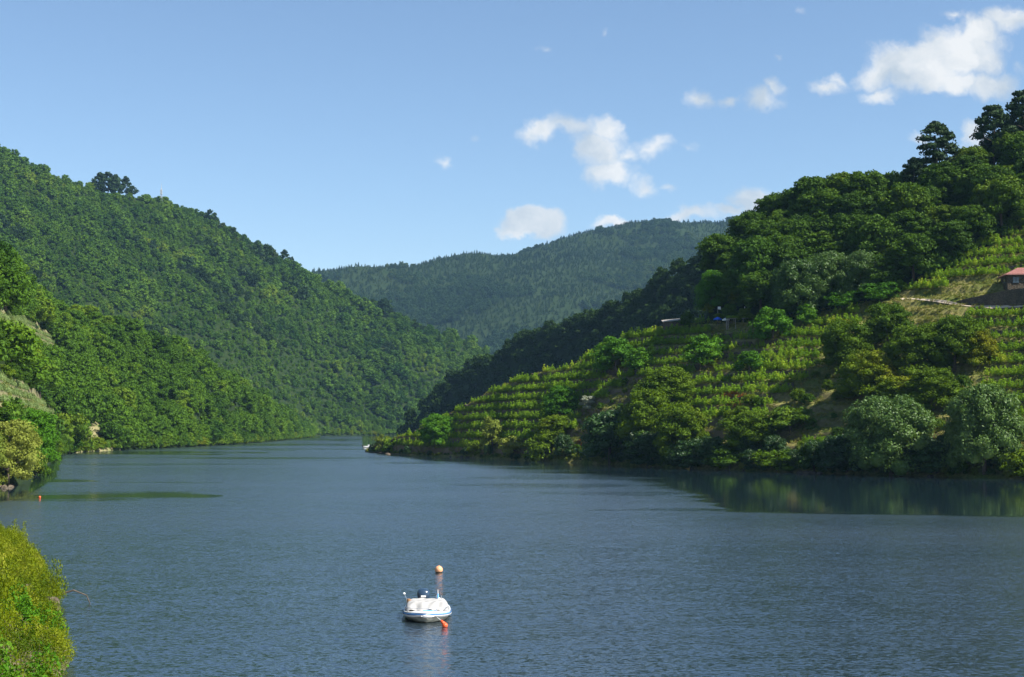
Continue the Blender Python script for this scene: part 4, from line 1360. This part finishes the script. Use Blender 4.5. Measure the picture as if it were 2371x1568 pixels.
# tile courses as ridged rows
mb = MB()
for i in range(34):
    x = -ov+.15+i*(Wd+2*ov-.3)/33
    yt = Dp/2 if 3.2 < x < Wd-3.2 else (-ov+(Dp/2+ov)*min((x+ov)/(3.2+ov), (Wd+ov-x)/(3.2+ov)))
    t = (yt+ov)/(Dp/2+ov)
    mb.tube([(x, -ov, Hw+.05), (x, yt, Hw+.05+t*(ridge-.02))], .075, 5)
o = mb.build('roof_tiles', G['roof'], roof); o['kind'] = 'stuff'
for wx in (1.9, 4.7, 7.3):
    fr = MB().box((wx, -.05, 1.55), (1.5, .12, 1.5)).build('window', G['frame'], house)
    for q in (-.36, 0.36):
        MB().box((wx+q, -.125, 1.55), (.6, .03, 1.3)).build('pane', G['glass'], fr)
fr = MB().box((-.05, 2.6, 1.5), (.12, 1.3, 1.4)).build('window', G['frame'], house)
for q in (-.3, .3): MB().box((-.125, 2.6+q, 1.5), (.03, .5, 1.2)).build('pane', G['glass'], fr)
MB().box((5.6, 4.5, Hw+1.7), (.7, .6, 1.4)).build('chimney', G['stone'], roof)

# ramp wall in front and to the left of the house
rings = []
for x, yt, yb in ((2206, 700, 702), (2240, 691, 707), (2290, 681, 711), (2330, 672, 713), (2400, 664, 714), (2480, 660, 715)):
    g0 = right_bank.hit(x, yb)
    Y = g0[1]+.7
    top = at(x, yt, Y)
    rings.append([(top[0], Y-.5, g0[2]-1.2), (top[0], Y-.25, top[2]), (top[0], Y+.35, top[2]+.02), (top[0], Y+.5, g0[2]-1.2)])
tag(MB().loft(rings).build('ramp_wall', G['stone']), 'long stone retaining wall rising as a ramp to the house', 'stone wall')
# gravel path draped on the slope
pp = []
for x, y in ((2085, 693), (2110, 693), (2140, 695), (2170, 699), (2200, 704), (2240, 709), (2290, 713), (2340, 715), (2400, 716)):
    q = right_bank.hit(x, y)
    if q is not None: pp.append(q)
V, Fc = [], []
for q in pp:
    for dy_ in (-1.0, -.5, 0, .3, .6):
        z = right_bank.ground(q[0], q[1]+dy_)
        V.append((q[0], q[1]+dy_, max((z or q[2]), q[2]-.3)+.12))
for i in range(len(pp)-1):
    for j in range(4): Fc.append((i*5+j, (i+1)*5+j, (i+1)*5+j+1, i*5+j+1))
tag(link('path', mesh_np('path', V, Fc, G['path'])), kind='structure')

# pergola, hut, parasols
pb = right_bank.hit(1712, 757)
k = pb[1]/F
gz = pb[2]
per = thing('vine_pergola', pb, 'low pergola roofed with vine leaves at the foot of the wood', 'pergola')
Wp = 52*k; Hp = 2.3
for sx in (-.5, -.17, .17, .5):
    for yy in (0, 2.6):
        MB().tube([(sx*Wp, yy, -.8), (sx*Wp, yy, Hp)], .09, 6).build('post', G['post'], per)
mb = MB()
for yy in (0, 1.3, 2.6): mb.tube([(-Wp*.52, yy, Hp), (Wp*.52, yy, Hp)], .06, 5)
mb.build('beam', G['post'], per)
rr = np.random.default_rng(5); n = 900
q = np.stack([rr.uniform(-Wp*.54, Wp*.54, n), rr.uniform(-.4, 3.0, n), Hp+.12+rr.random(n)**2*.6], 1)
V, Fc = cards(q, np.tile([0, 0, 1.], (n, 1)), .3, rr, .6)
link('vine_cover', mesh_np('vine_cover', V, Fc, G['vine']), per)
MB().box((Wp*.47, 1.2, Hp/2-.5), (.8, 2.2, Hp+.9)).build('side_wall', G['stone'], per)
MB().box((0, 3.2, Hp/2-.6), (Wp, .4, Hp+.4)).build('back_wall', G['stone'], per)

def parasol(x, y, w, h, mat, label):
    p = right_bank.hit(x, y); k = p[1]/F
    o = thing('parasol', p, label, 'parasol')
    MB().tube([(0, 0, -.4), (0, 0, h)], .04, 6).build('pole', G['post'], o)
    n = 8; r = w/2
    ring = [(r*math.cos(2*math.pi*i/n), r*math.sin(2*math.pi*i/n), h-.55) for i in range(n)]
    ring2 = [(r*math.cos(2*math.pi*i/n), r*math.sin(2*math.pi*i/n), h-.85) for i in range(n)]
    mb = MB(); mb.add(ring2+ring+[(0, 0, h)], [(i, (i+1) % n, n+(i+1) % n, n+i) for i in range(n)]+[(n+i, n+(i+1) % n, 2*n) for i in range(n)])
    mb.build('canopy', mat, o)
parasol(1662, 755, 2.3, 2.5, G['pblue'], 'blue parasol beside the vine pergola')
parasol(1681, 756, 2.0, 2.4, G['wpaint'], 'white parasol between the blue one and the pergola')
p = right_bank.hit(1664, 752)
o = thing('signal_flag', p+np.array([0, 1.5, 0]), 'small white flag on a tall pole above the blue parasol', 'flag')
MB().tube([(0, 0, -.5), (0, 0, 5.0)], .05, 5).build('pole', G['post'], o)
MB().add([(0, 0, 4.3), (.9, .1, 4.2), (.8, .05, 5.0), (0, 0, 5.0), (0, .03, 4.3), (.9, .13, 4.2), (.8, .08, 5.0), (0, .03, 5.0)], [(0, 1, 2, 3), (7, 6, 5, 4), (0, 4, 5, 1), (1, 5, 6, 2), (2, 6, 7, 3), (3, 7, 4, 0)]).build('cloth', G['wpaint'], o)
p = right_bank.hit(1729, 752)
tag(MB().tube([(p[0], p[1]+3, p[2]-.5), (p[0], p[1]+3, p[2]+5.0)], .09, 6).build('white_post', G['wpaint']), 'plain white post standing behind the right end of the pergola', 'post')
p = right_bank.hit(1560, 762)
hut = thing('low_hut', p, 'low stone hut with a thin sheet roof left of the parasols', 'hut')
MB().box((0, 1.5, .7), (5.5, 3, 2.6)).build('wall', G['stone'], hut)
mb = MB(); mb.add([(-3.1, -.4, 1.9), (3.1, -.4, 2.5), (3.1, 3.4, 3.2), (-3.1, 3.4, 2.6), (-3.1, -.4, 2.02), (3.1, -.4, 2.62), (3.1, 3.4, 3.32), (-3.1, 3.4, 2.72)], [(3, 2, 1, 0), (4, 5, 6, 7), (0, 1, 5, 4), (1, 2, 6, 5), (2, 3, 7, 6), (3, 0, 4, 7)])
mb.build('roof', G['post'], hut)

# ------------------------------------------------------------------ near bank plants
rng = np.random.default_rng(77)
q = near_bank.scatter(26000, 1.0, 3.4, rng); qx, qy = project(q)
q = q[(qx > -160) & (qx < 300) & (qy > 1180) & (qy < 1720)]
q = q[smooth_poisson(q, .40)]
qx, qy = project(q)
print('herbs', len(q))
bare = fbm(q[:, 0]/3.0, q[:, 1]/5.0, 3, 4) > .42
q = q[~bare]
qx, qy = project(q)
low = fbm(q[:, 0]/4, q[:, 1]/6, 2, 8)+(qy-1480)/160 > .35
hs_ = rng.uniform(.7, 1.3, len(q))
hz_ = np.clip((1+.6*fbm(q[:, 0]/1.6, q[:, 1]/2.2, 3, 12))*np.where(rng.random(len(q)) < .06, 1.8, 1), .5, 2.4)
scatter_stuff('bank_herbs', q[~low], HERBS, hs_[~low], rng, 'yellow-green leafy herbs covering the near bank at the lower left', 'herbs', hz_[~low])
scatter_stuff('bank_bramble', q[low], HERBS2+HERBS[:1], rng.uniform(.8, 1.5, low.sum()), rng, 'fresher green bramble at the bottom left of the near bank', 'bramble')
for k, (x, y, lb) in enumerate(((62, 1385, 'pale rock showing through the herbs at the middle of the near bank'), (118, 1412, 'grey rock near the water edge of the near bank'))):
    p = near_bank.hit(x, y)
    if p is None: continue
    mb = MB(); mb.ball((0, 0, 0), (.42, .4, .36), 9, 7)
    mb.v = [tuple(c*(1+random.uniform(-.2, .2)) for c in v_3) for v_3 in mb.v]
    tag(link('bank_rock', mb.mesh('bank_rock', G['stone']), None, p+np.array([0, 0, .38])), lb, 'rock')
p = on_water(170, 1398)
o = MB().tube([p+np.array([-1.5, 0, .3]), p+np.array([0, 0, .75]), p+np.array([.7, .1, .45]), p+np.array([.95, .1, -.1])], [.07, .05, .04, .02], 6).build('dead_branch', G['bark'])
tag(o, 'bare dead branch arching from the near bank into the water', 'branch')


# ------------------------------------------------------------------ the moored motorboat
def motorboat():
    pw = on_water(984, 1440)
    b = thing('motorboat', (pw[0], pw[1]+1.7, 0), 'small white motorboat under a canvas cover moored in the middle of the river', 'boat', rotz=math.radians(3))
    # bow towards -y, stern +y.  station: y, half beam, sheer z, chine half, chine z, keel z
    st = [(-2.27, .004, .80, .002, .42, .34), (-2.25, .14, .80, .05, .40, .30), (-2.15, .42, .79, .22, .22, .05), (-1.95, .68, .77, .42, .12, -.08), (-1.6, .88, .74, .62, .06, -.16), (-1.1, 1.02, .70, .80, .02, -.22),
          (-.4, 1.08, .66, .90, 0, -.25), (.4, 1.09, .63, .93, 0, -.26), (1.2, 1.07, .61, .92, 0, -.26), (2.0, 1.02, .60, .90, 0, -.26)]
    lower, upper, stripe, rub = MB(), MB(), MB(), MB()
    rl, ru, rs, rb = [], [], [], []
    for y, hb, zs, ch, zc, zk in st:
        m = (ch*.25+hb*.75, zc+(zs-zc)*.45)
        rl.append([(-m[0], y, m[1]), (-ch, y, zc), (-ch*.5, y, (zc+zk)/2-.02), (0, y, zk), (ch*.5, y, (zc+zk)/2-.02), (ch, y, zc), (m[0], y, m[1])])
        ru.append((hb, m, y, zs))
    lower.loft(rl, close=False)
    lower.add(rl[-1], [list(range(7))])
    lower.build('hull', G['hullunder'], b, True)
    for sgn in (-1, 1):
        R_ = []
        for hb, m, y, zs in ru:
            R_.append([(sgn*m[0], y, m[1]), (sgn*(hb-.02), y, zs-.16), (sgn*hb, y, zs)])
        upper.loft(R_, close=False)
        S_ = [[(sgn*(hb+.012), y-.012, zs-.16), (sgn*(hb+.022), y-.018, zs-.08)] for hb, m, y, zs in ru]
        stripe.loft(S_, close=False)
    upper.add([(-ru[-1][1][0], 2.0, ru[-1][1][1]), (ru[-1][1][0], 2.0, ru[-1][1][1]), (1.02, 2.0, .60), (-1.02, 2.0, .60)], [(0, 1, 2, 3)])
    upper.build('topsides', G['white'], b, True)
    stripe.build('blue_stripe', G['blue'], b, True)
    path = [(-hb-.03, y-.01, zs-.18) for hb, m, y, zs in ru][::-1]+[(hb+.03, y-.01, zs-.18) for hb, m, y, zs in ru]
    rub.tube(path, .028, 6); rub.build('rub_rail', G['navy'], b)
    rub = MB(); rub.tube([(x_, y_, z_-.055) for x_, y_, z_ in path], .03, 6); rub.build('white_moulding', G['white'], b)
    # deck
    dk = MB()
    D_ = []
    for hb, m, y, zs in ru:
        D_.append([(-hb, y, zs), (-hb*.6, y, zs+.06), (0, y, zs+.09), (hb*.6, y, zs+.06), (hb, y, zs)])
    dk.loft(D_, close=False); dk.build('deck', G['white'], b, True)
    # canvas cover
    nx, ny = 41, 26
    V = []
    for j in range(ny):
        t = j/(ny-1)
        y = -1.42+t*3.25
        hb = np.interp(y, [s_[0] for s_ in st], [s_[1] for s_ in st])*.93
        zs = np.interp(y, [s_[0] for s_ in st], [s_[2] for s_ in st])
        top = zs+.62*min(1, (t/.20)) - .10*max(0, (t-.5))
        top = max(top, zs+.10)
        for i in range(nx):
            s = -1+2*i/(nx-1)
            e = max(0, 1-abs(s)**9)
            z = zs+.05+(top-zs-.05)*e**.8
            fold = .05*math.sin(s*6+t*16)+.04*math.sin(s*13-t*14)
            z += fold*e*(1 if t < .4 else .5)
            V.append((hb*s, y+.05*math.sin(s*10+t*9)*(t < .5), z))
    Fc = [(j*nx+i, j*nx+i+1, (j+1)*nx+i+1, (j+1)*nx+i) for j in range(ny-1) for i in range(nx-1)]
    link('canvas_cover', mesh_np('canvas_cover', V, Fc, G['canvas'], smooth=True), b)
    for me_ in [b.children[-1].data]: me_.polygons.foreach_set('use_smooth', np.ones(len(me_.polygons), bool))
    # bow rail
    rail = []
    for s in np.linspace(-1, 1, 17):
        a = abs(s)
        y = np.interp(1-a, [0, .5, 1], [-.9, -1.7, -2.12]); x = np.sign(s)*np.interp(a, [0, .3, .6, 1], [0, .52, .84, .98])
        rail.append((x, y, 1.07-.05*a))
    rm = MB(); rm.tube(rail, .018, 6)
    rm.tube([rail[0], (-.99, -.75, .70)], .018, 6); rm.tube([rail[-1], (.99, -.75, .70)], .018, 6)
    rm.build('bow_rail', G['steel'], b)
    for i in (3, 6, 10, 13):
        x, y, z = rail[i]
        MB().tube([(x, y, z), (x*.96, y+.03, .74)], .016, 5).build('rail_post', G['steel'], b)
    # outboard
    eng = thing('outboard_engine', (0, 0, 0), None, None)
    eng.parent = b
    eng.location = (-.18, 2.25, 0)
    eng.scale = (1.15, 1.2, 1.30)
    rings = []
    for z, w, l in ((.70, .17, .26), (.85, .24, .36), (1.05, .27, .40), (1.25, .26, .38), (1.40, .20, .30), (1.47, .08, .14)):
        rings.append([(w*math.copysign(abs(math.cos(a))**.7, math.cos(a)), l*math.copysign(abs(math.sin(a))**.7, math.sin(a))*.9+.05*(z-.7), z) for a in np.linspace(0, 2*math.pi, 17)[:-1]])
    MB().loft(rings).build('engine_cowl', G['cowl'], eng, True)
    MB().box((.0, -.355, 1.02), (.2, .03, .10)).build('engine_badge', G['wpaint'], eng)
    MB().box((0, .05, .2), (.14, .22, 1.1)).build('engine_leg', G['black'], eng)
    # antennas and light poles
    MB().tube([(.42, 1.6, .6), (.44, 1.62, 1.45)], .02, 5).build('fishing_rod_holder', G['steel'], b)
    MB().tube([(.52, 1.3, .7), (.50, 1.35, 1.95)], [.04, .012], 6).build('antenna', G['wpaint'], b)
    MB().tube([(.51, 1.31, 1.30), (.505, 1.34, 1.62)], [.055, .03], 6).build('antenna_sleeve', G['blue'], b)
    MB().tube([(.75, 1.6, .6), (.66, 1.62, 1.42)], .02, 5).build('stern_rail_post', G['steel'], b)
    MB().ball((.50, 1.4, 1.22), (.12, .10, .09)).build('light_housing', G['wpaint'], b, True)
    MB().tube([(-.92, 1.2, .6), (-.98, 1.2, 1.25), (-1.06, 1.2, 1.62)], .014, 5).build('light_pole', G['steel'], b)
    MB().ball((-1.08, 1.2, 1.66), (.06, .06, .09)).build('stern_light', G['wpaint'], b, True)
    MB().tube([(-.86, 1.0, .7), (-.87, 1.0, 1.28)], [.07, .085], 8).build('rolled_flag', G['tan'], b)
    MB().tube([(-.79, 1.0, .7), (-.78, 1.0, 1.22)], [.035, .03], 8).build('flag_pole', G['peach'], b)
    # bow fittings
    MB().box((.0, -1.85, .87), (.35, .16, .08)).build('anchor_locker', G['blue'], b)
    MB().tube([(.05, -2.2, .84), (.3, -1.9, .92), (.45, -1.75, .86)], .03, 5).build('coiled_rope', G['blue'], b)
    b.scale = (1.13, .98, .66)
    return b
boat = motorboat()
# white fender at the bow
bw = boat.location
mb = MB(); mb.ball((0, 0, 0), (.28, .085, .085), 12, 8); mb.tube([(-.34, 0, 0), (-.24, 0, 0)], .03, 6); mb.tube([(.24, 0, 0), (.34, 0, 0)], .03, 6)
o = mb.build('fender', G['white'], None, True); o.location = (bw.x+.16, bw.y-2.36, .36); tag(o, 'white cylindrical fender hanging across the bow of the moored motorboat', 'fender')
MB_ = MB().tube([(.28, 0, 0), (.3, .14, .3)], .012, 4)
# orange float beside the bow
p = on_water(1030, 1452)
mb = MB(); mb.ball((0, 0, 0), (.15, .15, .14), 12, 8); mb.tube([(-.02, 0, .06), (-.20, .12, .22)], [.10, .06], 8)
o = mb.build('orange_float', G['orange'], None, True); o.location = (p[0], p[1], .08); tag(o, 'orange float tied to the right side of the motorboat bow', 'float')
mb = MB(); mb.tube([(p[0]-.2, p[1]+.12, .32), (p[0]-.42, p[1]+.5, .42)], .012, 4)
tag(mb.build('mooring_line', G['wpaint']), 'thin line from the orange float up to the boat bow', 'rope')

def buoy(x, y, r, mat, label, dark_band=True):
    p = on_water(x, y)
    o = thing('mooring_buoy', (p[0], p[1], 0), label, 'buoy')
    MB().ball((0, 0, r*.72), r, 18, 12).build('float_ball', mat, o, True)
    if dark_band:
        mb = MB()
        n = 16
        rings = []
        for z in (-.05*r, .10*r, .26*r):
            rr_ = math.sqrt(max(0, r*r-(z-r*.72)**2))+.006
            rings.append([(rr_*math.cos(2*math.pi*i/n), rr_*math.sin(2*math.pi*i/n), z+(.05*r*math.sin(i*2.3) if z > 0 else 0)) for i in range(n)])
        mb.loft(rings); mb.build('dark_waterline_band', G['waterline_dark'], o, True)
    MB().tube([(0, 0, r*1.66), (0, 0, r*1.8)], r*.18, 8).build('eye', mat, o)
    return o
buoy(1016, 1326, .27, G['peach'], 'faded orange round mooring buoy floating just behind the motorboat')
buoy(92, 1153, .16, G['orange'], 'small red and white buoy near the pale willow at the left shore', False)

# the boat lying behind the point
p = on_water(853, 1036)
b2 = thing('moored_skiff', (p[0], p[1], 0), 'low white boat with an outboard half hidden behind the tip of the point', 'boat', rotz=math.radians(90))
rings = []
for y, hb, zs in ((-2.8, .1, .75), (-2.2, .6, .68), (-1.2, .95, .6), (0, 1.05, .55), (1.4, 1.05, .55), (2.4, 1.0, .55)):
    rings.append([(-hb, y, zs), (-hb*.8, y, 0), (0, y, -.2), (hb*.8, y, 0), (hb, y, zs), (hb*.85, y, zs+.02), (0, y, zs+.06), (-hb*.85, y, zs+.02)])
MB().loft(rings).build('hull', G['white'], b2, True)
MB().box((0, -.6, .95), (1.3, 1.6, .5)).build('cabin', G['white'], b2)
MB().loft([[(-.2, 2.45, .3), (.2, 2.45, .3), (.2, 2.85, .3), (-.2, 2.85, .3)], [(-.25, 2.4, .9), (.25, 2.4, .9), (.25, 2.95, .9), (-.25, 2.95, .9)], [(-.12, 2.5, 1.15), (.12, 2.5, 1.15), (.12, 2.8, 1.15), (-.12, 2.8, 1.15)]]).build('outboard_engine', G['black'], b2)

# ------------------------------------------------------------------ haze
m, nt, out = new_mat('thin_air_haze')
pv = N(nt, 'ShaderNodeVolumePrincipled')
pv.inputs['Color'].default_value = (.36, .66, 1.0, 1)
pv.inputs['Density'].default_value = 0.000037
pv.inputs['Anisotropy'].default_value = 0.0
L(nt, pv.outputs[0], out.inputs['Volume'])
hz = MB().box((0, 2500, 447), (8400, 5600, 906)).build('haze', m)
tag(hz, kind='stuff')
